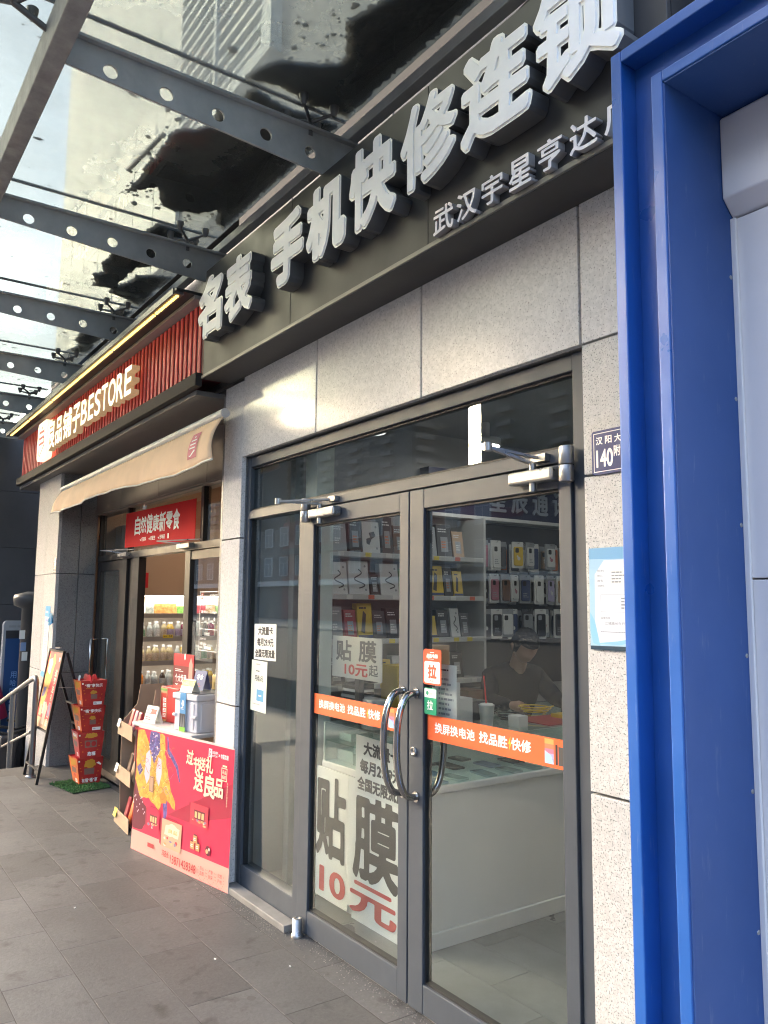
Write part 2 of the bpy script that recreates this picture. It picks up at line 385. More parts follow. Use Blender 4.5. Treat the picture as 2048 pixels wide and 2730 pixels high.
def paver_mat(k):
    m = stone_pv.copy(); m.name = 'pavement_stone_%d' % k
    for nd in m.node_tree.nodes:
        if nd.type == 'VALTORGB':
            f = (1, .9, 1.1, .97, 1.04, .84)[k]
            for e in nd.color_ramp.elements: e.color = (*[c * f for c in e.color[:3]], 1)
    # soiling: soft dark spots and pale scuffs on top of the stone colour
    n = m.node_tree.nodes; l = m.node_tree.links; b = n['Principled BSDF']; src = b.inputs['Base Color'].links[0].from_socket
    geo = n.new('ShaderNodeNewGeometry')
    n1 = n.new('ShaderNodeTexNoise'); n1.inputs['Scale'].default_value = 9; n1.inputs['Detail'].default_value = 5; l.new(geo.outputs['Position'], n1.inputs['Vector'])
    n2 = n.new('ShaderNodeTexNoise'); n2.inputs['Scale'].default_value = 1.7; n2.inputs['Detail'].default_value = 7; n2.inputs['Roughness'].default_value = .65; l.new(geo.outputs['Position'], n2.inputs['Vector'])
    r1 = n.new('ShaderNodeValToRGB'); r1.color_ramp.elements[0].position = .28; r1.color_ramp.elements[0].color = (.45, .44, .43, 1); r1.color_ramp.elements[1].position = .42; r1.color_ramp.elements[1].color = (1, 1, 1, 1); l.new(n1.outputs['Fac'], r1.inputs[0])
    r2 = n.new('ShaderNodeValToRGB'); r2.color_ramp.elements[0].position = .3; r2.color_ramp.elements[0].color = (.62, .61, .61, 1); r2.color_ramp.elements[1].position = .75; r2.color_ramp.elements[1].color = (1.0, .98, .95, 1); l.new(n2.outputs['Fac'], r2.inputs[0])
    x1 = n.new('ShaderNodeMix'); x1.data_type = 'RGBA'; x1.blend_type = 'MULTIPLY'; x1.inputs[0].default_value = .8; l.new(src, x1.inputs[6]); l.new(r1.outputs[0], x1.inputs[7])
    x2 = n.new('ShaderNodeMix'); x2.data_type = 'RGBA'; x2.blend_type = 'MULTIPLY'; x2.inputs[0].default_value = 1; l.new(x1.outputs[2], x2.inputs[6]); l.new(r2.outputs[0], x2.inputs[7])
    l.new(x2.outputs[2], b.inputs['Base Color'])
    bp = n.new('ShaderNodeBump'); bp.inputs['Strength'].default_value = .35; bp.inputs['Distance'].default_value = .004
    n3 = n.new('ShaderNodeTexNoise'); n3.inputs['Scale'].default_value = 60; n3.inputs['Detail'].default_value = 6; l.new(geo.outputs['Position'], n3.inputs['Vector'])
    l.new(n3.outputs['Fac'], bp.inputs['Height']); l.new(bp.outputs[0], b.inputs['Normal'])
    return m
pvs = []
for k in range(6):
    o = paver_mesh(k).build('paver', paver_mat(k), None); pvs.append(o.data); bpy.data.objects.remove(o)
rp = random.Random(3)
for r in range(-6, 6):
    yc = 1.497 + .297 * (r - 1); x = -3.555 + (.28 if r % 2 else 0) - 9 * .56
    if yc > 2.2: continue
    while x < .6:
        if x > -8.45:
            o = bpy.data.objects.new('paver', rp.choice(pvs)); COL.objects.link(o); o.parent = pav
            o.location = (x + .28, yc, ZG + rp.uniform(0, .0004)); o.rotation_euler = (rp.uniform(-.0004, .0004), rp.uniform(-.0003, .0003), rp.choice((0, math.pi)) + rp.uniform(-.002, .002))
        x += .56
# kerb, road and far footway (seen in reflections)
st = MB(); st.box(-300, 300, -22, -4.75, -1.2, -.17); struct(st.build('road', M('asphalt', (.05, .05, .052), .85, var=(2, .2))))
fp = MB(); fp.box(-300, 300, -34, -22, -1.2, -.04); struct(fp.build('far_pavement', M('far_paving', (.17, .165, .16), .8, var=(1, .15))))
# steps down on the left
for k in range(5):
    s_ = MB(); s_.box(-8.7 - .3 * (k + 1), -8.7 - .3 * k, -4.5, 2.3, -1.2, -.04 - .15 * (k + 1))
    o = s_.build('stair_step', stone_pv, None); struct(o)
lo_ = MB(); lo_.box(-60, -10.2, -4.5, 8, -1.2, -.80); struct(lo_.build('lower_pavement', stone_pv))
# ------------------------------------------------------------------ the shop building
bld = thing('shop_building', 'granite clad shop building with two shopfronts under a glass canopy', 'building', (-4.6, GY, ZG))
RY = 2.16
# masonry core behind the cladding (walls, ceilings, roof) - closed boxes so that no light leaks in
ch('masonry', core, bld,
   (-4.69, -4.46, GY + .05, 7.2, -.5, 4.3),            # wall between the two shops
   (-1.75, 3.0, GY + .05, 7.2, -.5, 4.3),               # right of the doors
   (-9.52, -8.8, 2.02, 7.2, -1.2, 4.3),
   (-8.8, -4.69, 2.36, 7.2, 3.02, 4.3), (-4.46, -1.75, GY + .05, 7.2, 2.95, 4.3),
   (-8.8, -1.75, 7.0, 7.3, -.5, 3.1), (-9.52, 3., 2.2, 7.2, 4.3, 4.45))
def panel(x0, x1, y, z0, z1, m=gran, t=.03, name='granite_panel', tilt=None):
    b = MB(); g_ = .004; b.box(x0 + g_ * 1.8, x1 - g_, y, y + t, z0 + g_, z1 - g_)
    o = b.build(name, m, bld, .0025)
    if tilt:
        c = Vector(((x0 + x1) / 2, y, (z0 + z1) / 2)) - Vector(parent_world(bld))
        o.matrix_local = Matrix.Translation(c) @ Matrix.Rotation(tilt[0], 4, 'Z') @ Matrix.Rotation(tilt[1], 4, 'X') @ Matrix.Translation(-c)
    return o
for i, (a, b_, tl) in enumerate([(-4.44, -3.548, (-.001, -.003)), (-3.548, -2.655, (.0015, .001)), (-2.655, -1.772, (.001, -.002)), (-1.772, -.85, (0, 0))]):
    panel(a, b_, GY, 2.478, 2.985, gran if i == 0 else gran_s, tilt=tl)
for z0, z1 in ((-.06, .985), (.985, 1.985), (1.985, 2.965)):
    panel(-4.705, -4.43, GY, z0, z1, tilt=(.002, .001))
for z0, z1 in ((-.06, 1.006), (1.006, 2.026), (2.026, 2.478)):
    panel(-1.772, -.85, GY, z0, z1, gran_near)
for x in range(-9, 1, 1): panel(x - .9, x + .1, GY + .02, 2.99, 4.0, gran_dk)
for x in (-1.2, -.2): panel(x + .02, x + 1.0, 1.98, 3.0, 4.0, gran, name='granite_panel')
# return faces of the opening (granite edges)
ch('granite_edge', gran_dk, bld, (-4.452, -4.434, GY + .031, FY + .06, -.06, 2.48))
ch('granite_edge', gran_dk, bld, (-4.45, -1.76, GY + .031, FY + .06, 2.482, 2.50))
# left pillar of the snack shop
PX0, PX1, PYF = -9.55, -8.58, 1.97
for z0, z1 in ((-1.2, .87), (.87, 1.873), (1.873, 2.92)):
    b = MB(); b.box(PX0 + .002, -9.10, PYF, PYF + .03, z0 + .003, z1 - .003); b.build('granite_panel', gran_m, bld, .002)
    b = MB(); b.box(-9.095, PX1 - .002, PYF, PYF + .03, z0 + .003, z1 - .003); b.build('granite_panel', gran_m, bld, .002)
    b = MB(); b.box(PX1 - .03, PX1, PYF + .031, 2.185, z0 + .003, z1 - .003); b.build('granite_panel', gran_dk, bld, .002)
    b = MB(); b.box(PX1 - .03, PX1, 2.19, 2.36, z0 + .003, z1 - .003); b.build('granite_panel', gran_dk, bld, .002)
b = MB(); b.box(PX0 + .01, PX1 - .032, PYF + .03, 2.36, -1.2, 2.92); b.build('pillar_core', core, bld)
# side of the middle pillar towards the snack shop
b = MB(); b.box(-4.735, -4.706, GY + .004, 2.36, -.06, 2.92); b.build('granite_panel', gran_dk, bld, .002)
# soffit above the snack shop entrance and bulkhead
ch('soffit', M('soffit_paint', (.16, .15, .14), .6, var=(2, .1)), bld, (-10.2, -4.74, 1.875, 2.4, 2.905, 2.937))
bulk = M('bulkhead_panel', (.17, .135, .115), .5, var=(1.5, .08))
for x0, x1 in ((-8.79, -7.75), (-7.75, -6.7), (-6.7, -5.65), (-5.65, -4.74)):
    ch('bulkhead_panel', bulk, bld, (x0 + .003, x1 - .003, 2.34, 2.36, 2.5, 2.898), bevel=.002)
ch('bulkhead_edge', bulk, bld, (-8.79, -4.74, 2.361, 2.5, 2.49, 2.52))
# ------------------------------------------------------------------ own tower above the podium (seen through the canopy)
tw = thing('office_tower', 'pale panelled tower rising above the glass canopy', 'building', (-11, 4, 4.45))
cream = M('tower_cream_panel', (.80, .78, .70), .5, var=(.4, .05))
x = -18.65
ch('tower_body', M('tower_grey', (.17, .18, .18), .7, var=(.5, .2)), tw, (-18.6, 3, 4.06, 9, 4.45, 42))
while x < -11.3:
    for z in range(5, 20, 5): ch('wall_panel', cream, tw, (x + .015, x + 1.05, 4.0, 4.055, z + .015, z + 4.985))
    x += 1.065
lv = M('louvre_white', (.62, .66, .66), .5)
ch('louvre_frame', lv, tw, (-11.1, -7.95, 3.90, 4.05, 8.12, 8.3), (-8.2, -7.95, 3.90, 4.05, 8.3, 13), (-9.7, -9.62, 3.9, 4.05, 8.3, 13))
k = 0
while k < 22:
    z = 8.42 + .21 * k; b = MB(); b.hexa([(-11.1, 3.93, z), (-8.2, 3.93, z), (-8.2, 4.03, z + .03), (-11.1, 4.03, z + .03), (-11.1, 3.93, z + .06), (-8.2, 3.93, z + .06), (-8.2, 4.03, z + .09), (-11.1, 4.03, z + .09)])
    b.build('slat', lv, tw); k += 1
# dark tiled wall beyond the snack shop
dw = thing('dark_tiled_wall', 'dark grey tiled building wall beyond the snack shop pillar', 'wall', (-12.2, 2.5, -.8))
ch('wall_body', core, dw, (-14, -12.03, 1.2, 6, -1.2, 3.9))
dkt = M('dark_wall_tile', (.075, .077, .085), .45, var=(1.2, .25))
for i in range(6):
    for j in range(5):
        ch('tile', dkt, dw, (-12.03, -12.0, 1.25 + .62 * j + .003, 1.87 + .62 * j - .003, -.8 + .78 * i + .003, -.02 + .78 * i - .003), bevel=.003)
# recessed side wall between pillar and that wall
ch('back_wall', dkt, dw, (-12.0, -9.5, 4.4, 4.5, -1.2, 3.9))
# ------------------------------------------------------------------ glass canopy
can = thing('glass_canopy', 'dirty glass canopy on grey steel beams with round holes', 'canopy', (-5, 1.4, 3.7))
BX = [-1.62 - 1.587 * k for k in range(8)]
def beam(x):
    out = [(.664, 3.76), (1.87, 3.685), (2.06, 3.685), (2.06, 3.885), (.664, 3.885)]
    holes = [circ(.031, 18, .60 + .24 * k + .002, 3.80 - .005 * k) for k in range(1, 6)]
    v, f = fill_loops([out] + holes, .006)
    b = MB(); b.add([(x + p[2], p[0], p[1]) for p in v], f)
    b.box(x - .035, x + .035, .664, 2.06, 3.8855, 3.897)
    return b.build('beam', steel_paint, can)
for x in BX: beam(x)
b = MB(); b.box(-14, 3, .583, .663, 3.752, 3.90); b.build('edge_beam', edge_paint, can, .006)
b = MB(); b.box(-14, 3, 2.0, 2.058, 3.90, 3.955); b.build('wall_channel', steel_paint, can, .004)
for i in range(len(BX) - 1):
    b = MB(); b.box(BX[i + 1] + .006, BX[i] - .006, -.6, 2.0, 4.0, 4.012); b.build('glass_pane', pane_r, can)
    b = MB(); b.box(BX[i] - .006, BX[i] + .006, -.6, 2.0, 3.998, 4.0135); b.build('silicone_joint', M('silicone', (.22, .23, .23), .7), can)
fit = M('fitting_steel', (.16, .16, .16), .4, .7)
for i, x in enumerate(BX):
    for y in (.46, 1.80):
        b = MB(); b.tube([(x, y + (.16 if y < 1 else 0), 3.86), (x, y, 3.93)], .014, 8)
        for sx in (-1, 1):
            for sy in (-1, 1):
                p = (x + sx * .085, y + sy * .085, 3.962); b.tube([(x, y, 3.93), p], [.011, .007], 8); b.lathe((p[0], p[1], 3.958), [(.010, -.012), (.022, .02), (.024, .041)], 12)
        b.build('spider_fitting', fit, can)
# sheets of black roofing felt lying on the glass, ragged
felt = M('black_roofing_felt', (.014, .016, .016), .9, 0, .2, var=(7, .7), bump=(25, .8))
def ragged(pts, seed, amp=.035, step=.06, straight=()):
    rr = random.Random(seed); out = []
    for i, p in enumerate(pts):
        q = pts[(i + 1) % len(pts)]; L = math.hypot(q[0] - p[0], q[1] - p[1]); n = max(1, int(L / step))
        for k in range(n):
            t = k / n; a = 0 if (i in straight or k == 0) else amp
            out.append((p[0] + (q[0] - p[0]) * t + rr.uniform(-a, a), p[1] + (q[1] - p[1]) * t + rr.uniform(-a, a)))
    return out
def felt_sheet(pts, seed, label, straight=(), z=4.016, amp=.035):
    lp = ragged(ragged(pts, seed, amp * 1.3, .11, straight), seed + 50, .013, .016); v, f = fill_loops([lp], .002)
    rr = random.Random(seed); b = MB(); b.add([(p[0], p[1], z + p[2]) for p in v], f)
    o = b.build('roofing_felt', felt); tag(o, label, 'roofing felt', 'black felt sheets lying on the canopy glass'); return o
felt_sheet([(-4.58, 1.33), (-3.93, 1.33), (-3.70, 1.42), (-3.24, 1.50), (-3.24, 1.99), (-4.66, 1.99), (-4.45, 1.86), (-4.62, 1.66), (-4.59, 1.55), (-4.40, 1.46)], 1, 'large black felt sheet on the canopy glass above the first characters', (0, 4))
felt_sheet([(-3.19, 1.44), (-3.0, 1.50), (-2.92, 1.66), (-2.84, 1.75), (-2.60, 1.62), (-2.40, 1.70), (-2.2, 1.78), (-2.0, 1.99), (-3.19, 1.99)], 2, 'black felt sheet on the canopy glass nearest the blue frame', (4, 7), amp=.028)
felt_sheet([(-6.15, 1.55), (-5.3, 1.50), (-4.84, 1.62), (-4.84, 1.80), (-5.35, 1.86), (-5.6, 1.74), (-6.1, 1.72)], 3, 'black felt strip on the canopy glass right of the red slatted sign', (1,))
felt_sheet([(-6.2, 1.70), (-5.75, 1.76), (-5.6, 1.99), (-6.34, 1.99)], 4, 'small black felt patch on the canopy above the red slats', ())
felt_sheet([(-7.9, 1.82), (-7.4, 1.78), (-6.5, 1.9), (-6.5, 1.99), (-7.9, 1.99)], 5, 'thin black felt patch on the canopy over the lit lettering', ())
# loose dark stick on the glass
b = MB(); b.bar((-3.86, 1.30, 4.02), (-4.33, 1.26, 4.02), .022, .012); tag(b.build('wood_batten', M('wet_wood', (.03, .026, .024), .6)), 'short dark batten lying on the canopy glass beside the felt', 'batten')
# broken crumbs of felt and dirt heaps along its edges
rr = random.Random(17); b = MB()
for k in range(260):
    i = k % 4; cx, cy = ((rr.uniform(-4.66, -3.3), rr.gauss(1.36, .05)), (rr.gauss(-4.55, .07), rr.uniform(1.3, 1.98)), (rr.uniform(-3.15, -2.2), rr.gauss(1.62, .09)), (rr.uniform(-6.3, -4.9), rr.gauss(1.66, .12)))[i]
    r = rr.uniform(.004, .022); n = rr.randint(5, 8)
    b.quad(*[(cx + r * rr.uniform(.5, 1.2) * math.cos(6.283 * j / n), cy + r * rr.uniform(.4, 1) * math.sin(6.283 * j / n), 4.0132 + rr.uniform(0, .003)) for j in range(n)])
o = b.build('felt_crumbs', felt); o['kind'] = 'stuff'; o['label'] = 'crumbs of black felt and dirt along the sheets on the glass'
# leaves and grit on top of the glass
rr = random.Random(11); b = MB()
for k in range(420):
    x, y = rr.uniform(-11, -1.8), (rr.uniform(.1, 2.0) if k % 3 else rr.uniform(1.3, 2.0)); s_ = rr.choice((.006, .008, .010, .014, .03)) * rr.uniform(.6, 1.3); a = rr.uniform(0, 6.3); n = rr.randint(4, 7)
    st_ = rr.uniform(.25, .8)
    pts = [(x + s_ * rr.uniform(.5, 1) * math.cos(2 * math.pi * i / n) * math.cos(a) - s_ * st_ * math.sin(2 * math.pi * i / n) * math.sin(a), y + s_ * math.cos(2 * math.pi * i / n) * math.sin(a) + s_ * st_ * math.sin(2 * math.pi * i / n) * math.cos(a)) for i in range(n)]
    b.quad(*[(p[0], p[1], 4.0135 + rr.uniform(0, .004)) for p in pts])
o = b.build('leaf_litter', M('wet_leaf', (.035, .03, .025), .7)); o['kind'] = 'stuff'; o['label'] = 'dead leaves and grit scattered on the canopy glass'
# cable sagging along the wall above the sign
b = MB(); rr = random.Random(5); pts = []
x = -4.6
while x < -1.0: pts.append((x, 2.03 - .03 * math.sin(x * 3), 3.80 + .05 * math.sin(x * 2.1) + rr.uniform(-.006, .006))); x += .08
b.tube(pts, .007, 6); b.tube([(p[0], p[1] + .012, p[2] - .02 - .012 * math.sin(p[0] * 7)) for p in pts], .005, 6)
tag(b.build('black_cable', black), 'thin black cables sagging along the wall above the dark sign', 'cable')

# ------------------------------------------------------------------ dark sign of the phone shop
ds = thing('phone_shop_sign', 'dark metal fascia sign with chrome edged white characters', 'shop sign', (-3, GY, 2.98))
SY = 1.865
for x0, x1 in ((-4.62, -3.49), (-3.49, -2.36), (-2.36, -1.26)):
    ch('fascia_panel', fascia, ds, (x0 + .0012, x1 - .0012, SY, SY + .02, 2.992, 3.678), bevel=.002)
ch('fascia_underside', fascia_under, ds, (-4.62, -1.26, SY + .0, GY - .003, 2.978, 2.9915))
ch('fascia_lip', M('fascia_lip_metal', (.16, .155, .15), .4, .5), ds, (-4.62, -1.26, SY - .012, SY - .001, 2.978, 2.998), bevel=.002)
ch('fascia_top', fascia, ds, (-4.62, -1.26, SY + .021, GY - .003, 3.66, 3.676))
ch('fascia_end', fascia, ds, (-1.279, -1.2605, SY + .021, GY - .003, 2.993, 3.655))
LY = 1.785
acry = M('acrylic_letter_face', (.93, .92, .90), .45, 0, .3, var=(7, .05))
letside = M('letter_side_steel', (.15, .15, .148), .42, .3, rvar=(8, .1))
letrim = M('letter_rim_steel', (.96, .94, .86), .3, 0.)
kq = LY / 1.72
def letter(c, x0, x1, z0, z1, bold):
    v, f = text_shape(c, bold, 1., 1.0, True); fr = FRONT(x0, LY, z0)
    b = MB(); b.use(letside); add_text(b, fr, c, 0, 0, x1 - x0, z1 - z0, 0, bold, SY - LY - .002, square=True)
    # polished rim: front caps of the same outline
    for i, fc in enumerate(b.f):
        if all(abs(b.v[j][1] - LY) < 1e-5 for j in fc): pass
    b.mats.append(letrim)
    b.mi = [1 if all(abs(b.v[j][1] - LY) < 1e-5 for j in fc) else 0 for fc in b.f]
    o = b.build('character', None, ds)
    xs = [p[0] for p in v]; ys = [p[1] for p in v]; su = (x1 - x0) / (max(xs) - min(xs)); sv = (z1 - z0) / (max(ys) - min(ys))
    ins = bold - .028
    w, q = text_shape(c, max(ins, .012), 1., 1.0, True)
    a0, b0 = min(xs), min(ys); m2 = MB()
    m2.add([fr((p[0] - a0) * su, (p[1] - b0) * sv, .006 if p[2] > 0 else -.004) for p in w], q)
    m2.build('face', acry, o)
for c, x0, x1, z0, z1 in (('名', -4.36, -4.01, 3.105, 3.47), ('表', -3.985, -3.635, 3.10, 3.455), ('手', -3.43, -3.10, 3.11, 3.465), ('机', -3.08, -2.735, 3.12, 3.47), ('快', -2.715, -2.375, 3.12, 3.485), ('修', -2.35, -2.01, 3.135, 3.485), ('连', -1.995, -1.65, 3.145, 3.49), ('锁', -1.645, -1.30, 3.15, 3.52)):
    letter(c, x0 * kq, x1 * kq, 1.6 + (z0 - 1.6) * kq, 1.6 + (z1 - 1.6) * kq, .074 if c in '名手机' else (.062 if c in '快连表' else .050))
SMY = 1.832; k2 = SMY / 1.80; smw = M('small_letter_face', (.84, .80, .80), .45)
sms = M('small_letter_side', (.33, .31, .30), .5)
for c, x0, x1 in (('武', -2.246, -2.129), ('汉', -2.111, -2.003), ('宇', -1.976, -1.871), ('星', -1.84, -1.737), ('亨', -1.709, -1.604), ('达', -1.574, -1.467), ('广', -1.44, -1.33)):
    b = MB(); b.use(sms); add_text(b, FRONT(x0 * k2, SMY, 2.998), c, 0, 0, (x1 - x0) * k2, .104, 0, .022, SY - SMY - .002)
    b.mats.append(smw); b.mi = [1 if all(abs(b.v[j][1] - SMY) < 1e-5 for j in fc) else 0 for fc in b.f]
    b.build('small_character', None, ds)

# ------------------------------------------------------------------ red slatted sign of the snack shop
rs = thing('snack_shop_sign', 'red slatted fascia with glowing cream lettering and brown sill', 'shop sign', (-7.3, GY, 2.9))
BX0, BX1 = -10.05, -4.635
ch('sign_box', M('sign_deep_red', (.10, .006, .009), .6), rs, (BX0, BX1, 1.872, 2.05, 3.02, 3.49))
slm = [M('slat_red_%d' % k, (.82 * f, .12 * f, .11 * f), .5, 0, .25, var=(6, .08)) for k, f in enumerate((1, .9, 1.12))]
n_sl = 68; pit = (BX1 - BX0) / n_sl
for k in range(n_sl):
    b = MB(); b.box(BX0 + pit * k, BX0 + pit * k + pit * .52, 1.8635, 1.8715, 3.025, 3.485); b.build('slat', slm[k % 3], rs)
ch('sill_trim', M('sill_brown', (.040, .035, .032), .7, 0, .2), rs, (BX0 - .1, BX1 - .005, 1.826, 1.871, 2.938, 3.022), bevel=.003)
ch('top_trim', M('trim_pale', (.36, .33, .30), .5), rs, (BX0 - .03, BX1, 1.80, 2.05, 3.4905, 3.515), bevel=.002)
ch('cap_sheet', fascia, rs, (BX0 - .03, BX1, 1.68, 2.05, 3.517, 3.535), bevel=.002)
lit = M('lit_cream', (.9, .84, .6), .4, emit=((1.0, .84, .48), .11))
litside = M('lit_letter_side', (.42, .32, .22), .4, emit=((1.0, .62, .30), .02))
def lit_text(body, x0, x1, z0, z1, bold, bx=1., name='lit_character', y=1.775):
    b = MB(); b.use(litside); add_text(b, FRONT(x0, y, z0), body, 0, 0, x1 - x0, z1 - z0, 0, bold, 1.836 - y, bx)
    b.mats.append(lit); b.mi = [1 if all(abs(b.v[j][1] - y) < 1e-5 for j in fc) else 0 for fc in b.f]
    return b.build(name, None, rs)
kb = 1.775 / 1.75
def zb(z): return 1.6 + (z - 1.6) * kb
b = MB()
fr = FRONT(-8.70 * kb, 1.77, zb(3.012)); rc = []
W_, H_, r_ = .40 * kb, zb(3.40) - zb(3.012), .05
for cx, cy, a in ((W_ - r_, H_ - r_, 0), (r_, H_ - r_, 90), (r_, r_, 180), (W_ - r_, r_, 270)):
    rc += [(cx + r_ * math.cos(R_(a + t)), cy + r_ * math.sin(R_(a + t))) for t in (0, 30, 60, 90)]
b.use(lit).prism(rc, fr, -.062, 0); lb = b.build('logo_box', None, rs)
emb = M('emblem_red', (.50, .012, .02), .5)
P = Print(fr)
P.rect(emb, .17, .315, .21, .345)
for v0 in (.275, .215, .155): P.rect(emb, .07, v0, .30, v0 + .028)
P.rect(emb, .27, .155, .30, .303); P.poly(emb, [(.10, .04), (.13, .03), (.33, .135), (.30, .15)]); P.rect(emb, .07, .05, .10, .18)
P.build('emblem', lb)
for c, x0, x1, z0, z1 in (('良', -8.25, -7.98, 3.06, 3.36), ('品', -7.95, -7.70, 3.07, 3.33), ('铺', -7.67, -7.36, 3.07, 3.34), ('子', -7.33, -7.07, 3.07, 3.33)):
    lit_text(c, x0 * kb, x1 * kb, zb(z0), zb(z1), .03)
for c, x0, x1 in (('B', -7.045, -6.86), ('E', -6.82, -6.66), ('S', -6.63, -6.46), ('T', -6.44, -6.27), ('O', -6.25, -6.06), ('R', -6.04, -5.875), ('E', -5.845, -5.68)):
    lit_text(c, x0 * kb, x1 * kb, zb(3.098), zb(3.315), .022)
# LED wash bar above it
lb_ = thing('led_light_bar', 'slim row of yellow LED lamps above the red slatted sign', 'light', (-7.3, 1.7, 3.5))
ledm = M('led_yellow', (1, .8, .3), .4, emit=((1.0, .60, .12), .32)); hous = M('led_housing', (.16, .155, .15), .45, .3)
XS = [-9.94, -8.93, -7.93, -6.98, -6.03, -5.08, -4.64]
ch('housing', hous, lb_, (-10.02, -4.64, 1.672, 1.73, 3.497, 3.516), bevel=.002)
ch('housing_lip', hous, lb_, (-10.02, -4.64, 1.660, 1.671, 3.488, 3.53), bevel=.002)
for i in range(6):
    b = MB(); x = XS[i] + .02
    while x < XS[i + 1] - .03:
        b.lathe((x + .014, 1.70, 3.4965), [(.012, 0), (.011, -.006), (.006, -.009)], 8); x += .031
    b.build('led_row', ledm, lb_)
# ------------------------------------------------------------------ awning
aw = thing('awning', 'narrow tan fabric awning with white roller and pink logo', 'awning', (-6.5, 1.98, 2.74))
b = MB(); b.tube([(-8.52, 1.98, 2.728), (-4.52, 1.98, 2.762)], .030, 14); b.build('roller', M('roller_white', (.62, .60, .57), .45), aw)
tan = M('awning_fabric', (.86, .61, .40), .85, var=(5, .06), bump=(160, .15))
NU, NV = 60, 10; vs_ = []; fs_ = []
def aw_pt(s, t):
    x0 = -8.52 + .18 * t * t * 0 - .0 * t; x = -8.52 + s * 4.0; sag = .05 * math.sin(math.pi * s) * t
    inset = (.035 * math.sin(math.pi * t)) * (s - .5) * -2 if s > .9 or s < .1 else 0
    zt = 2.706 + .034 * s; zbt = 2.505 - .045 * s - .018 * math.sin(s * 9 + .6) + .03 * max(0, .25 - s) * math.sin(s * 40)
    y = 1.966 - .065 * t - .02 * math.sin(t * 3.14)
    xl = -8.52 - .14 * t if s < .001 else x
    return (x - .15 * t * (1 - s) + .02 * t * s + inset * (1 if s > .5 else 0), y + (.010 * math.sin(s * 31) + .006 * math.sin(s * 67 + 2 * t)) * t, zt + (zbt - zt) * t)
for i in range(NU + 1):
    for j in range(NV + 1): vs_.append(aw_pt(i / NU, j / NV))
for i in range(NU):
    for j in range(NV): a = i * (NV + 1) + j; fs_.append((a, a + 1, a + NV + 2, a + NV + 1))
b = MB(); b.add(vs_, fs_, True); fab = b.build('fabric', tan, aw)
so = fab.modifiers.new('thick', 'SOLIDIFY'); so.thickness = .003
b = MB(); b.tube([Vector(aw_pt(i / NU, 1)) + Vector((0, -.002, -.004)) for i in range(NU + 1)], .007, 6); b.build('hem', M('hem_white', (.66, .62, .58), .6), aw)
pink = M('print_pink', (.62, .17, .20), .7)
def aw_fr(u, v, d=0):   # patch on the fabric: u along, v up
    p = Vector(aw_pt(u, 1 - v)); q = Vector(aw_pt(u + .01, 1 - v)) - p; w = Vector(aw_pt(u, 1 - v - .05)) - p
    return p + q.cross(w).normalized() * (d + .003)
P = Print(aw_fr, .001)
for i in range(6):
    for j in range(6):
        u0, v0 = .905 + i * .006, .20 + j * .10; P.mb.use(pink); P.mb.quad(*[aw_fr(a, b_, .001) for a, b_ in ((u0, v0), (u0 + .006, v0), (u0 + .006, v0 + .10), (u0, v0 + .10))])
P.k = 2
P.rect(pwhite, .920, .695, .925, .735)
for v0 in (.62, .53, .44): P.rect(pwhite, .911, v0, .933, v0 + .03)
P.rect(pwhite, .930, .44, .933, .65); P.rect(pwhite, .911, .28, .914, .47); P.poly(pwhite, [(.913, .27), (.916, .25), (.935, .37), (.932, .40)])
P.build('logo_print', fab)
# ------------------------------------------------------------------ phone shop glazing
fz = thing('shopfront_frame', 'grey aluminium shopfront frame with fixed side window and transom light', 'door frame', (-3.1, FY, ZG))
ch('jamb', alu, fz, (-4.432, -4.385, FY - .012, FY + .07, ZG, 2.474), bevel=.003)
ch('jamb', alu, fz, (-1.843, -1.778, FY - .012, FY + .07, ZG, 2.474), bevel=.003)
ch('head_rail', alu, fz, (-4.384, -1.844, FY - .010, FY + .07, 2.415, 2.472), bevel=.003)
ch('transom_rail', alu, fz, (-4.384, -1.844, FY - .014, FY + .07, 2.096, 2.146), bevel=.003)
ch('mullion', alu, fz, (-3.765, -3.702, FY - .012, FY + .07, ZG, 2.095), bevel=.003)
ch('bottom_rail', alu, fz, (-4.384, -3.766, FY - .008, FY + .07, ZG, .098), bevel=.003)
ch('sill', M('stone_sill', (.19, .185, .18), .6, var=(8, .2)), fz, (-4.43, -3.70, 2.02, FY - .014, ZG, -.005), bevel=.004)
ch('gasket', alu_dk, fz, (-4.384, -4.37, FY + .005, FY + .03, .099, 2.095), (-3.78, -3.767, FY + .005, FY + .03, .099, 2.095), (-4.383, -1.845, FY + .004, FY + .03, 2.147, 2.158), (-4.383, -1.845, FY + .004, FY + .03, 2.404, 2.414))
ch('window_pane', pane, fz, (-4.385, -3.765, FY + .014, FY + .022, .098, 2.096))
ch('transom_pane', pane, fz, (-4.385, -1.843, FY + .014, FY + .022, 2.146, 2.416))
ch('threshold', steel, fz, (-3.70, -1.845, FY - .005, FY + .05, ZG - .002, -.032))
DZ = 1.043
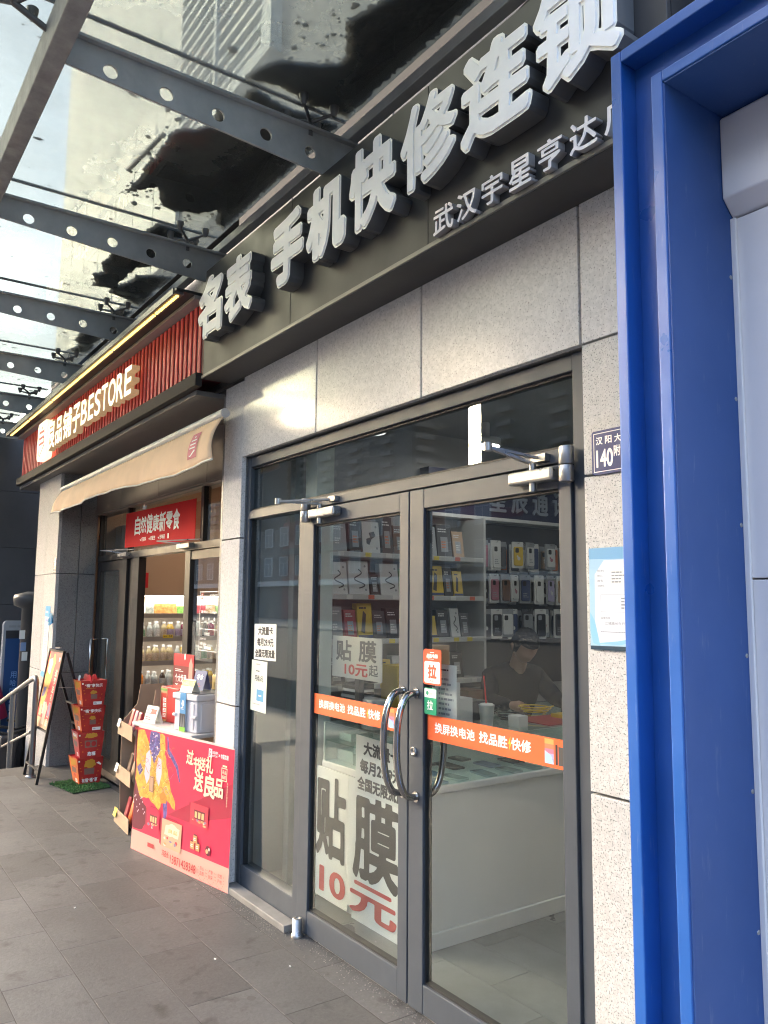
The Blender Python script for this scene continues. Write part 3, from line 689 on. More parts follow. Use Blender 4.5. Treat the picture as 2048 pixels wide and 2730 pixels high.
def door(x0, x1, sl, sr, label, cx0, cx1, hx, barrel, elbow, pin, brk, bar_l):
    d = thing('glass_door', label, 'door', ((x0 + x1) / 2, FY, ZG), 'double doors of the phone shop')
    y0, y1 = FY - .022, FY + .022
    ch('stile', alu, d, (x0, x0 + sl, y0, y1, -.028, 2.089), bevel=.003); ch('stile', alu, d, (x1 - sr, x1, y0, y1, -.028, 2.089), bevel=.003)
    ch('top_rail', alu, d, (x0 + sl + .0005, x1 - sr - .0005, y0 + .001, y1, 2.004, 2.088), bevel=.003); ch('bottom_rail', alu, d, (x0 + sl + .0005, x1 - sr - .0005, y0 + .001, y1, -.027, .085), bevel=.003)
    g0, g1 = x0 + sl, x1 - sr
    ch('gasket', alu_dk, d, (g0, g0 + .009, y0 + .012, y1 - .003, .0855, 2.003), (g1 - .009, g1, y0 + .012, y1 - .003, .0855, 2.003), (g0 + .009, g1 - .009, y0 + .012, y1 - .003, 1.994, 2.003), (g0 + .009, g1 - .009, y0 + .012, y1 - .003, .0855, .094))
    ch('glass_pane', pane, d, (g0, g1, FY - .004, FY + .004, .085, 2.004))
    # orange advertising band
    b = ch('orange_band', ored, d, (g0 + .002, g1 - .002, FY - .0055, FY - .0045, DZ, 1.143)); W = g1 - g0 - .004
    P = Print(FRONT(g0 + .002, FY - .0055, DZ), .0003)
    P.text(pwhite, '换屏换电池', .055 * W / .76, .032, .30 * W / .76, .074, .025).text(pwhite, '找品胜', .325 * W / .76, .031, .48 * W / .76, .075, .03)
    P.poly(M('print_yellow', (.85, .50, .02), .5), [(.482, .05), (.495, .078), (.492, .056), (.50, .056), (.487, .026), (.49, .048)]).text(pwhite, '快修', .50 * W / .76, .031, .60 * W / .76, .075, .03)
    u = .665 * W / .76
    for k, c in enumerate(((.25, .32, .55), (.35, .35, .62), (.62, .18, .28), (.75, .20, .10), (.80, .35, .10))):
        P.rect(M('print_swatch_%d' % k, c, .4), u, .014 + k * .016, u + .042, .031 + k * .016)
    P.poly(M('print_sky', (.35, .55, .75), .4), [(u, .012), (u + .042, .012), (u + .03, .04), (u, .055)])
    P.rect(ink, u + .05, .012, u + .06, .08).rect(M('print_dark', (.06, .06, .06), .5), u + .064, .012, u + .088, .074)
    P.build('lettering', b)
    # closer, arm and pivot
    cl = MB(); cl.box(cx0, cx1, FY - .075, FY - .023, 2.03, 2.076); c_ = cl.build('door_closer', steel, d, .009)
    a = MB(); a.tube([(pin[0], FY - .05, 2.0), (pin[0], FY - .05, 2.10)], .013, 10); a.bar((pin[0], FY - .05, 2.10), elbow, .022, .010); a.bar(elbow, brk, .020, .009)
    a.lathe(elbow, [(.016, -.014), (.016, .016)], 10); a.box(brk[0] - .035, brk[0] + .035, FY - .04, FY - .015, brk[2] - .012, brk[2] + .014); a.build('closer_arm', steel, c_)
    h = MB(); h.lathe((barrel, FY - .05, 2.018), [(.024, 0), (.026, .004), (.026, .052), (.024, .056)], 14); h.lathe((barrel, FY - .05, 2.078), [(.024, 0), (.026, .004), (.026, .058), (.024, .062)], 14); h.build('pivot_hinge', steel, d)
    h = MB(); h.lathe((barrel, FY - .052, ZG), [(.03, 0), (.03, .012), (.024, .016), (.024, .085), (.012, .088), (.012, .07)], 14); h.build('floor_pivot', steel, d)
    # bow handles outside and inside
    def bow(sgn, nm):
        p = []
        for k in range(25):
            t = k / 24; s = math.sin(math.pi * t) ** .62
            p.append((hx, FY + sgn * (.02 + .105 * s), 1.015 + .212 * math.cos(math.pi * t) * (1.0)))
        p = [(hx, FY + sgn * .012, p[0][2] - .004)] + p + [(hx, FY + sgn * .012, p[-1][2] + .004)]
        b_ = MB(); b_.tube(p, .0145, 12); b_.lathe((hx, FY + sgn * .022, 1.226), [(.022, 0), (.022, .006)], 12, (0, sgn, 0)); b_.lathe((hx, FY + sgn * .022, .804), [(.022, 0), (.022, .006)], 12, (0, sgn, 0)); b_.build(nm, chrome, d)
    bow(-1, 'handle'); bow(1, 'handle')
    return d
dl = door(-3.698, -2.774, .102, .066, 'left glass door of the phone shop with big red and black price poster behind', -3.575, -3.325, -2.806, -3.635, (-3.64, 1.90, 2.115), (-3.49, 0), (-3.40, FY - .02, 2.118), 0)
dr = door(-2.766, -1.848, .098, .058, 'right glass door with pull stickers next to its handle', -2.105, -1.89, -2.712, -1.842, (-2.06, 1.90, 2.152), (-2.0, 0), (-1.985, FY - .02, 2.12), 0)
lk = MB(); lk.lathe((-2.728, FY - .0225, .985), [(.019, 0), (.019, .006), (.013, .009), (.013, .004), (.006, .004)], 16, (0, -1, 0)); lk.build('lock', steel, dr)
# pull stickers on the right door
def rounded(w, h, r, n=5):
    out = []
    for cx, cy, a in ((w - r, h - r, 0), (r, h - r, 90), (r, r, 180), (w - r, r, 270)): out += [(cx + r * math.cos(R_(a + 90 * t / n)), cy + r * math.sin(R_(a + 90 * t / n))) for t in range(n + 1)]
    return out
SKY_ = FY - .0245
fr = FRONT(-2.664, SKY_, 1.268); b = MB(); b.use(M('sticker_orange', (.70, .10, .035), .35)).prism(rounded(.118, .145, .012), fr, -.0015, 0); s1 = b.build('pull_sticker', None, dr)
P = Print(fr, .0003); P.poly(pwhite, [(p[0] + .008, p[1] + .007) for p in rounded(.102, .088, .008)]); P.text(MATS['sticker_orange'], '拉', .032, .025, .088, .083, .05); P.text(MATS['sticker_orange'], 'PULL', .047, .012, .072, .020, .03)
P.text(pwhite, '品胜电器', .022, .109, .096, .126, .04).lines(pwhite, .03, .102, .09, .107, 1).rect(pwhite, .045, .130, .072, .133); P.build('lettering', s1)
fr = FRONT(-2.656, SKY_, 1.148); b = MB(); grn = M('sticker_green', (.02, .33, .16), .4); b.use(grn).prism(rounded(.079, .107, .006), fr, -.0015, 0); s2 = b.build('pull_sticker', None, dr)
P = Print(fr, .0003); P.poly(pwhite, [(0.001, .068), (.078, .068), (.078, .103), (.001, .103)]).poly(grn, circ(.009, 14, .02, .086)).text(M('print_grey', (.3, .3, .3), .5), '微信支付', .033, .079, .07, .091, .02).text(pwhite, '拉', .018, .018, .058, .057, .03); P.build('lettering', s2)
# taped notices on the side window
def notice(x, z, w, h, y, label, t=.0006, mat=paper, rot=0.):
    o = thing('paper_notice', label, 'notice', (x + w / 2, y, z)); fr = FRONT(x, y, z)
    if rot: fr = Frame((x, y, z), (math.cos(rot), 0, math.sin(rot)), (-math.sin(rot), 0, math.cos(rot)))
    b = MB(); b.prism([(0, 0), (w, 0), (w, h), (0, h)], fr, -t, 0); b.build('sheet', mat, o); return o, Print(fr, .0002)
n1, P = notice(-4.325, 1.267, .275, .206, FY + .0125, 'white paper notice with three black lines taped high on the side window', rot=.012)
P.text(ink, '大流量卡', .05, .142, .235, .192, .05).text(ink, '每月29.9元', .04, .078, .245, .126, .05).text(ink, '全国无限流量', .016, .014, .262, .062, .05); P.build('lettering', n1)
n2, P = notice(-4.355, .975, .198, .289, FY + .0122, 'narrow pale notice with a small blue square below the larger notice', mat=M('paper_greenish', (.66, .72, .62), .6), rot=-.02)
P.lines(M('print_faint', (.35, .36, .33), .6), .06, .26, .14, .275, 1).lines(ink, .06, .222, .13, .236, 1).lines(MATS['print_faint'], .03, .035, .17, .045, 1); fr_ = P.fr; P.build('fine_print', n2)
P = Print(fr_, .0003); P.text(ink, '月租6元', .045, .17, .155, .205, .03); P.build('lettering', n2)
P = Print(fr_, .0003); P.rect(M('print_blue', (.10, .33, .55), .5), .075, .06, .165, .125).lines(pwhite, .10, .082, .155, .10, 1); P.build('blue_label', n2)
# house number plate and notice board on the granite right of the doors
navy = M('enamel_navy', (.016, .028, .13), .3, coat=.4)
pl = thing('house_number_plate', 'navy enamel house number plate on the granite beside the blue frame', 'sign', (-1.66, 2.05, 2.03))
fr = FRONT(-1.724, 2.052, 2.022); b = MB(); b.prism(rounded(.25, .145, .01), fr, -.006, 0); b.build('plate', navy, pl)
P = Print(fr, .0003); P.frame(pwhite, .008, .008, .242, .137, .0025).text(pwhite, '汉', .018, .098, .045, .124, .03).text(pwhite, '阳', .055, .098, .082, .124, .03).text(pwhite, '大', .092, .098, .119, .124, .03).text(pwhite, '140', .018, .022, .086, .082, .03, 1.2).text(pwhite, '附', .089, .052, .115, .088, .03); P.build('lettering', pl)
nb = thing('notice_board', 'pale blue public notice sheet in a clear sleeve on granite', 'sign', (-1.66, 2.05, 1.46))
fr = FRONT(-1.746, 2.053, 1.458); b = MB(); b.prism([(0, 0), (.25, 0), (.25, .325), (0, .325)], fr, -.004, 0); b.build('sheet', M('notice_blue', (.42, .62, .80), .3), nb)
P = Print(fr, .0003); pl1 = M('notice_pale', (.74, .76, .84), .3); P.poly(pl1, [(.02, .02), (.25, .02), (.25, .285), (.06, .285), (.022, .24)])
P.poly(M('notice_blue_mid', (.22, .45, .70), .3), [(0, .29), (.25, .285), (.25, .325), (0, .325)]).poly(M('notice_sky', (.30, .58, .78), .3), [(0, .06), (.012, .02), (.04, .012), (.02, .09), (0, .12)])
P.poly(M('notice_dark', (.03, .06, .09), .3), [(0, 0), (.25, 0), (.25, .016), (0, .012)]).poly(MATS['notice_sky'], [(.02, .02), (.11, .03), (.25, .055), (.25, .035), (.11, .018)])
gy = M('print_midgrey', (.28, .29, .32), .5)
for k, t in enumerate(('责任单位', '责任人', '路名', '主管单位')): P.text(gy, t, .033, .248 - k * .016, .055 if len(t) < 4 else .061, .255 - k * .016, .015)
P.rect(M('notice_label', (.80, .80, .80), .4), .07, .20, .16, .258).lines(gy, .09, .21, .15, .25, 4).frame(gy, .045, .12, .25, .175, .0008).text(gy, '监督热线', .045, .108 - .01, .08, .105, .015).text(gy, '江城路长在行动', .06, .08, .15, .089, .015).lines(gy, .042, .055, .20, .06, 1); P.lines(gy, .125, .128, .18, .168, 4); P.build('lettering', nb)
b = MB(); fr2 = Frame((-1.746, 2.049, 1.458), (1, 0, 0), (0, 0, 1)); b.prism([(0, -.002), (.25, -.002), (.25, .327), (0, .327)], fr2, 0, .0006); b.build('clear_sleeve', glass('sleeve_film', (.97, .98, .98), .7), nb)
# ------------------------------------------------------------------ blue portal of the next shop
bp = thing('blue_portal', 'tall glossy blue metal portal framing the neighbouring shop', 'door frame', (-1.18, 1.8, ZG))
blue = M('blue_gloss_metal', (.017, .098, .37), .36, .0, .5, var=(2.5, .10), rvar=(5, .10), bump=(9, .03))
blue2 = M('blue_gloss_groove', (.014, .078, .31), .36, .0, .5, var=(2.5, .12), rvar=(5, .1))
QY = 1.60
blue_shaded = M('blue_metal_shaded', (.030, .082, .26), .5, .0, .35, var=(1.5, .12), rvar=(4, .1))  # same blue paint, its shade on reveal and soffit put into the colour
def scuff(m, amt):   # faint light scratches and dust in the paint
    n = m.node_tree.nodes; l = m.node_tree.links; b = n['Principled BSDF']; src = b.inputs['Base Color'].links[0].from_socket; tc = n.new('ShaderNodeTexCoord'); mp = n.new('ShaderNodeMapping'); mp.inputs['Scale'].default_value = (9, 9, 1.2); l.new(tc.outputs['Object'], mp.inputs[0])
    no = n.new('ShaderNodeTexNoise'); no.inputs['Scale'].default_value = 6; no.inputs['Detail'].default_value = 10; no.inputs['Roughness'].default_value = .7; l.new(mp.outputs[0], no.inputs['Vector']); r = n.new('ShaderNodeValToRGB'); r.color_ramp.elements[0].position = .6; r.color_ramp.elements[0].color = (0, 0, 0, 1); r.color_ramp.elements[1].position = .75; r.color_ramp.elements[1].color = (amt, amt, amt, 1); l.new(no.outputs['Fac'], r.inputs[0])
    x = n.new('ShaderNodeMix'); x.data_type = 'RGBA'; l.new(r.outputs[0], x.inputs[0]); l.new(src, x.inputs[6]); x.inputs[7].default_value = (.35, .37, .42, 1); l.new(x.outputs[2], b.inputs['Base Color'])
for m_ in (blue, blue2, blue_shaded): scuff(m_, .22)
ch('outer_post', blue, bp, (-1.255, -1.223, QY, 2.045, ZG, 3.03), bevel=.003)
ch('outer_lintel', blue, bp, (-1.2225, 1.6, QY, 2.045, 2.998, 3.03), bevel=.003)
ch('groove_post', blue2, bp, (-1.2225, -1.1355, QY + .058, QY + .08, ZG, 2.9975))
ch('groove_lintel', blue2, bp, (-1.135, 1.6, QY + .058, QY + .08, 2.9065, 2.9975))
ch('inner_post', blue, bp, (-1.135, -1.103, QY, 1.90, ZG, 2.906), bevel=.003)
ch('shaded_reveal', blue_shaded, bp, (-1.1028, -1.099, QY + .004, 1.90, ZG, 2.8725))
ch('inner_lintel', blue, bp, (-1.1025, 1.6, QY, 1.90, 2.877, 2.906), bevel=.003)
ch('soffit_panel', blue_shaded, bp, (-1.0985, 1.6, QY + .004, 1.90, 2.873, 2.8765))
lw = M('portal_white_panel', (.78, .755, .76), .42, var=(1.3, .08), rvar=(4, .12)); scuff(lw, .12)
wp = thing('white_shop_panel', 'white panel wall set back inside the blue portal', 'wall panel', (0, 1.88, ZG))
ch('wall_panel', lw, wp, (-1.1, 1.6, 1.878, 1.95, 1.669, 2.60), bevel=.003); ch('wall_panel', lw, wp, (-1.1, 1.6, 1.880, 1.95, ZG, 1.665), bevel=.003); ch('edge_strip', lw, wp, (-1.1, -1.085, 1.868, 1.8775, ZG, 2.60), bevel=.002)
lbx = thing('white_sign_box', 'white sign box under the lintel of the blue portal', 'sign', (0, 1.86, 2.63))
b = MB(); b.prism([(1.835, 2.645), (1.875, 2.605), (1.95, 2.605), (1.95, 2.87), (1.845, 2.87), (1.835, 2.86)], lambda u, v, d: (d, u, v), -1.098, 1.6); b.build('box', lw, lbx, .004)

for k in range(9):   # countersunk screws down the inner face and on the white panels
    b = MB(); b.lathe((-1.0988, 1.86, .2 + .32 * k), [(.006, 0), (.005, .0012)], 10, (1, 0, 0)); b.build('screw', steel, bp)
for k in range(4):
    b = MB(); b.lathe((-1.04, 1.8795, .25 + .42 * k), [(.005, 0), (.004, .0012)], 10, (0, -1, 0)); b.build('screw', steel, wp)
# ------------------------------------------------------------------ across the street (seen in the glass)
twm = M('tower_far_wall', (.13, .125, .125), .8, var=(.05, .15)); winm = M('tower_far_window', (.03, .033, .04), .15, 0, .6)
balm = M('tower_far_balcony', (.30, .28, .26), .7)
def far_tower(x0, x1, y, h, label, side):
    t = thing('apartment_tower', label, 'building', ((x0 + x1) / 2, y - 9, -1.2), 'apartment towers across the street')
    ch('wall', twm, t, (x0, x1, y - 18, y, -1.2, h))
    w = MB(); rr = random.Random(int(x0)); x = x0 + 1.5
    while x < x1 - 2.5:
        ww = rr.choice((1.6, 2.4, 3.2)); z = 6
        while z < h - 3: w.box(x, x + ww, y + .01, y + .06, z, z + 1.7); z += 3
        x += ww + rr.choice((1.2, 2.2, 3.6))
    o = w.build('window_grid', winm, t); o['kind'] = 'stuff'
    b = MB(); x = x0 + 6
    while x < x1 - 6:
        z = 5.2
        while z < h - 3: b.box(x, x + 4.2, y + .07, y + 1.3, z, z + 1.0); z += 3
        x += 15
    z = 5.2
    for s in side:
        z = 5.2
        while z < h - 3:
            b.box(*((x1 + .02, x1 + 1.1) if s > 0 else (x0 - 1.1, x0 - .02)), y - 6, y - 1, z, z + 1.1); z += 3
    o = b.build('balcony_rows', balm, t); o['kind'] = 'stuff'
far_tower(-126, -62, -110, 66, 'wide grey apartment tower mirrored in the right of the transom glass', ())
far_tower(-198, -150.5, -110, 78, 'tall grey apartment tower mirrored in the middle of the transom glass', (1,))
far_tower(-380, -247, -110, 70, 'broad grey apartment tower mirrored in the left of the transom glass', ())
far_tower(-264, -199, -132, 67, 'lower grey block added to close the low sky gap between two taller apartment towers', ())  # unseen block, added and sized to hide the low part of the bright gap
far_tower(-56, 10, -110, 58, 'grey apartment tower standing straight across the street', ())
far_tower(18, 120, -105, 64, 'long grey apartment tower across the street to the right', ())
low = thing('low_brick_building', 'low brick and grey row of shops across the street', 'building', (-50, -38, -.04))
brickm = M('far_brick', (.24, .07, .06), .8, var=(.6, .2)); lgrey = M('far_grey_wall', (.13, .13, .13), .8, var=(.4, .2)); wfr = M('far_window_frame', (.62, .62, .60), .6); wgl = M('far_window_glass', (.25, .28, .30), .2)
ch('wall', brickm, low, (-72, -48, -44, -34, -.04, 9.6)); ch('wall', lgrey, low, (-130, -72.01, -44, -34, -.04, 9.0)); ch('wall', lgrey, low, (-47.99, 40, -44, -34, -.04, 7.5))
ch('cornice', lgrey, low, (-72.2, -47.8, -34, -33.6, 6.35, 6.9)); ch('cornice', wfr, low, (-130, 40, -33.99, -33.3, 3.2, 3.7))
for j, z in enumerate((4.3, 7.3)):
    for i in range(22):
        x = -112 + i * 3.3; w = MB(); w.box(x, x + 1.5, -33.99, -33.93, z, z + 1.8); o = w.build('window', wgl, low)
        f = MB()
        for q in ((x - .08, x, z - .08, z + 1.88), (x + 1.5, x + 1.58, z - .08, z + 1.88), (x, x + 1.5, z + 1.8, z + 1.88), (x, x + 1.5, z - .08, z), (x + .72, x + .78, z, z + 1.2), (x, x + 1.5, z + 1.2, z + 1.26)): f.box(q[0], q[1], -33.99, -33.88, q[2], q[3])
        f.build('frame', wfr, o)

# the street running on to the left, beyond the dark wall (seen only from further out)
for k, (x0, x1, y, d_, h) in enumerate(((-46, -14.2, 5.5, 16, 4.2), (-84, -50, 4, 18, 8), (-130, -90, 6, 20, 11), (-190, -150, -18, 40, 16))):
    t = thing('street_building', '%s grey building down the street beyond the dark tiled wall' % ('first', 'second', 'third', 'farthest')[k], 'building', ((x0 + x1) / 2, y, -1.2), 'buildings down the street')
    ch('wall', (lgrey, twm, brickm, twm)[k], t, (x0, x1, y, y + d_, -1.2, h))
    w = MB(); z = 3.5
    while z < h - 2:
        x = x0 + 1.5
        while x < x1 - 2: w.box(x, x + 1.6, y - .04, y - .005, z, z + 1.7); x += 3.1
        yy = y + 2
        while yy < y + d_ - 2: w.box(x1 + .005, x1 + .04, yy, yy + 1.6, z, z + 1.7); yy += 3.1
        z += 3.2
    o = w.build('window_grid', wgl, t); o['kind'] = 'stuff'
    ch('parapet', balm, t, (x0 - .1, x1 + .1, y - .12, y + d_, h + .002, h + .5))
# ------------------------------------------------------------------ inside the phone shop
tile = M('shop_floor_tile', (.20, .215, .21), .35, var=(2.5, .3), rvar=(3, .1))
rb = MB(); rb.box(-4.455, -1.755, 2.2, 7.0, -.3, -.012); flo = struct(rb.build('shop_floor', M('floor_bed', (.08, .08, .08), .8)))
tm_ = [M('shop_floor_tile_%d' % k, (.20 * f, .212 * f, .208 * f), .35, var=(3, .28), rvar=(3, .1)) for k, f in enumerate((1, .86, 1.12))]
rr = random.Random(4); y = 2.2; r = 0
while y < 6.9:
    x = -4.45 + (.3 if r % 2 else 0) - .3
    while x < -1.8:
        a, b_ = max(x, -4.45), min(x + .6, -1.76)
        if b_ - a > .05:
            t = MB(); t.box(a + .0012, b_ - .0012, y + .0012, y + .2388, -.0119, 0); t.build('tile', rr.choice(tm_), flo)
        x += .6
    y += .24; r += 1
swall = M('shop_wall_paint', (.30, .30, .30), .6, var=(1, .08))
ws = MB(); ws.box(-4.4595, -4.45, 2.19, 7.0, -.012, 2.9); struct(ws.build('shop_wall_left', swall))
ws = MB(); ws.box(-1.76, -1.7505, 2.19, 7.0, -.012, 2.9); struct(ws.build('shop_wall_right', swall))
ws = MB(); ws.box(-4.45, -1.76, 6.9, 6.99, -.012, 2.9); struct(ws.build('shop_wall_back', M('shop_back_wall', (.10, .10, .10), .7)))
ws = MB(); ws.box(-4.45, -1.76, 2.19, 6.9, 2.82, 2.9); struct(ws.build('shop_ceiling', M('shop_ceiling_paint', (.30, .30, .30), .7)))
IW = -4.45            # inner face of the left wall
# slim white posts just behind the side window
pc = thing('white_post', 'pale post of boxed pipes behind the fixed side window', 'post', (-4.2, 2.4, 0))
ch('post_face', M('post_pale', (.62, .68, .62), .5, var=(3, .06)), pc, (-4.10, -3.97, 2.32, 2.44, 0, 2.8), bevel=.004)
ch('pipe_cover', M('post_grey', (.22, .24, .23), .5), pc, (-4.25, -4.19, 2.30, 2.36, 0, 2.8), bevel=.004)
# ceiling lamps; the aisle and back ones are unseen, added to light the counter
lampm = M('lamp_diffuser', (.9, .9, .9), .4, emit=((1, .98, .95), 2.4))
for k, (x, y) in enumerate(((-3.95, 3.62), (-4.05, 2.75), (-2.35, 3.3), (-2.6, 5.0))):
    lm = thing('ceiling_lamp', ('round white ceiling lamp glowing through the right of the transom', 'round ceiling lamp behind the left end of the transom', 'unseen round ceiling lamp added over the shop aisle for more light', 'unseen round ceiling lamp added at the back of the phone shop for more light')[k], 'lamp', (x, y, 2.70), 'round ceiling lamps of the phone shop')
    b = MB(); b.lathe((x, y, 2.66), [(.10, 0), (.105, .01), (.105, .05), (.03, .055), (.03, .16)], 24); b.build('rim', white, lm)
    b = MB(); b.lathe((x, y, 2.655), [(.092, 0), (.092, .004)], 24); b.build('diffuser', (lampm if k == 0 else M('lamp_added_bright', (.9, .9, .9), .4, emit=((1, .98, .95), 7.0))) if k != 1 else M('lamp_dim', (.5, .5, .5), .4, emit=((1, 1, 1), .1)), lm)
# navy wall sign above the goods
ns = thing('navy_wall_sign', 'navy fascia with pale characters above the hanging goods inside', 'sign', (-4.4, 4.7, 2.28))
ch('board', M('navy_board', (.012, .018, .07), .4), ns, (IW, IW + .10, 3.45, 6.0, 2.24, 2.56)); ch('white_edge', white, ns, (IW, IW + .115, 3.45, 6.0, 2.215, 2.239))
WX = lambda x, y, z: Frame((x, y, z), (0, 1, 0), (0, 0, 1))    # faces +x
kk = 4.35 / 4.9
for i, c in enumerate('星辰通讯'):
    b = MB(); add_text(b, WX(IW + .10, 4.02 + .225 * i, 2.285), c, 0, 0, .165, .20, .012, .022, .011); b.build('character', M('dim_letters', (.30, .34, .42), .5), ns)
# white wall shelves with boxed accessories (behind the left door)
sh = thing('wall_shelf', 'white wall shelves of boxed accessories behind the left door', 'shelf', (IW, 3.1, 1.1))
shw = M('shelf_white', (.50, .50, .48), .5)
for z in (1.07, 1.345, 1.62, 1.885): ch('shelf_board', shw, sh, (IW, IW + .30, 2.5, 3.78, z, z + .032), bevel=.003)
ch('side_panel', shw, sh, (IW, IW + .29, 3.79, 3.81, 1.07, 2.2))
rr = random.Random(3)
for z in (1.07, 1.345, 1.62, 1.885):
    y = 2.58 + rr.uniform(0, .08)
    while y < 3.7:
        ch('price_tag', M('tag_' + ('a', 'b', 'c')[int(y * 50) % 3], ((.66, .66, .62), (.7, .55, .08), (.6, .14, .08))[int(y * 50) % 3], .5), sh, (IW + .3005, IW + .302, y, y + .045, z + .004, z + .03)); y += rr.uniform(.10, .22)
cm = {}
def pc_mat(n, c, r=.35):
    return M('pack_' + n, c, r)
W_ = pc_mat('white', (.62, .62, .60)); K_ = pc_mat('black', (.02, .02, .022)); Y_ = pc_mat('yellow', (.62, .42, .03)); G_ = pc_mat('green', (.03, .22, .10)); D_ = pc_mat('charcoal', (.06, .06, .065)); O_ = pc_mat('orange', (.60, .16, .04)); R__ = pc_mat('red', (.35, .04, .05)); B_ = pc_mat('navy', (.04, .06, .14)); P_ = pc_mat('pink', (.40, .16, .20)); T_ = pc_mat('tan', (.40, .27, .17)); L_ = pc_mat('lilac', (.42, .38, .55)); E_ = pc_mat('grey', (.28, .29, .30)); N_ = pc_mat('brown', (.16, .09, .06))
names = {id(W_): 'white', id(K_): 'black', id(Y_): 'yellow', id(G_): 'green and white', id(D_): 'charcoal', id(O_): 'orange', id(R__): 'red', id(B_): 'navy', id(P_): 'pink', id(T_): 'tan', id(L_): 'lilac', id(E_): 'grey', id(N_): 'brown'}
ordw = ['first', 'second', 'third', 'fourth', 'fifth', 'sixth', 'seventh', 'eighth', 'ninth', 'tenth', 'eleventh', 'twelfth', 'thirteenth', 'fourteenth', 'fifteenth']
def squiggle(P, m, u0, v0, u1, v1, t):   # a drawn cable loop on a box front
    pts = [(u0 + (u1 - u0) * (.5 + .45 * math.sin(a * 1.0) * (1 - a / 14)), v0 + (v1 - v0) * (a / 9.4)) for a in [x * .47 for x in range(21)]]
    for p, q in zip(pts[:-1], pts[1:]):
        dx, dy = q[0] - p[0], q[1] - p[1]; L = math.hypot(dx, dy) or 1; nx, ny = -dy / L * t, dx / L * t
        P.poly(m, [(p[0] - nx, p[1] - ny), (q[0] - nx, q[1] - ny), (q[0] + nx, q[1] + ny), (p[0] + nx, p[1] + ny)])
rows = [(1.918, 'uppermost', [(E_, .12, .18), (K_, .10, .22), (W_, .13, .20), (D_, .09, .24), (N_, .11, .19), (K_, .12, .23), (E_, .10, .2), (D_, .12, .22), (T_, .1, .18)]), (1.653, 'top', [(W_, .13, .20), (W_, .15, .21), (K_, .07, .13), (W_, .14, .20), (G_, .15, .17), (D_, .08, .15), (Y_, .11, .20), (K_, .07, .19), (Y_, .08, .17)]),
        (1.378, 'second', [(E_, .10, .20), (R__, .09, .18), (Y_, .11, .22), (D_, .09, .17), (K_, .10, .19), (O_, .08, .12), (W_, .09, .17), (Y_, .10, .14), (K_, .10, .18), (W_, .08, .19), (D_, .08, .16)]),
        (1.103, 'third', [(D_, .12, .16), (W_, .10, .12), (K_, .12, .18), (Y_, .10, .14), (W_, .12, .16), (E_, .10, .15), (Y_, .08, .16), (W_, .14, .13), (K_, .1, .17)])]
rr = random.Random(8)
for z, nm, items in rows:
    y = 2.56
    for i, (m, w, h) in enumerate(items):
        o = thing('accessory_box', '%s accessory box, %s from the window on the %s white wall shelf' % (names[id(m)], ordw[i], nm), 'box', (IW + .2, y + w / 2, z), 'boxes on the white wall shelves', rotz=rr.uniform(-.08, .08))
        lean = .03
        b = MB(); b.hexa([(.0, -w / 2, 0), (.055, -w / 2, 0), (.055, w / 2, 0), (0, w / 2, 0), (-lean, -w / 2, h), (.055 - lean, -w / 2, h), (.055 - lean, w / 2, h), (-lean, w / 2, h)])
        b.build('carton', m, o, .002)
        fr = Frame((.0555, -w / 2, 0), (0, 1, 0), (-lean, 0, h)); P = Print(fr, .0004)
        if m is W_:
            if i % 3 == 2: P.poly(D_, [(.03, .06), (.05, .05), (.07, .09), (.10, .11), (.09, .14), (.05, .13), (.06, .10), (.03, .09)])
            else: squiggle(P, D_, .02, .04, w - .02, h - .05, .004)
            P.poly(E_, circ(.008, 10, w - .025, h - .03)).poly(E_, circ(.008, 10, w - .025, .03))
        elif m is G_:
            P.rect(W_, .004, .065, w - .004, h - .004).poly(D_, [(.04, .08), (.09, .08), (.11, .11), (.08, .14), (.05, .12)]).lines(W_, .02, .02, w - .02, .05, 2)
        elif m is Y_: P.poly(K_, [(w * .2, h * .2), (w * .45, h * .15), (w * .6, h * .7), (w * .4, h * .8)]).lines(K_, .015, h * .82, w - .015, h * .93, 1).rect(B_, .002, .002, w - .002, h * .1)
        else: P.lines(W_, .012, h * .75, w - .012, h * .9, 2, seed=i).rect(E_, w * .25, h * .15, w * .75, h * .62).lines(names and (O_ if i % 2 else W_), w * .3, h * .25, w * .7, h * .5, 3, seed=i + 9)
        P.build('print', o); y += w + .012
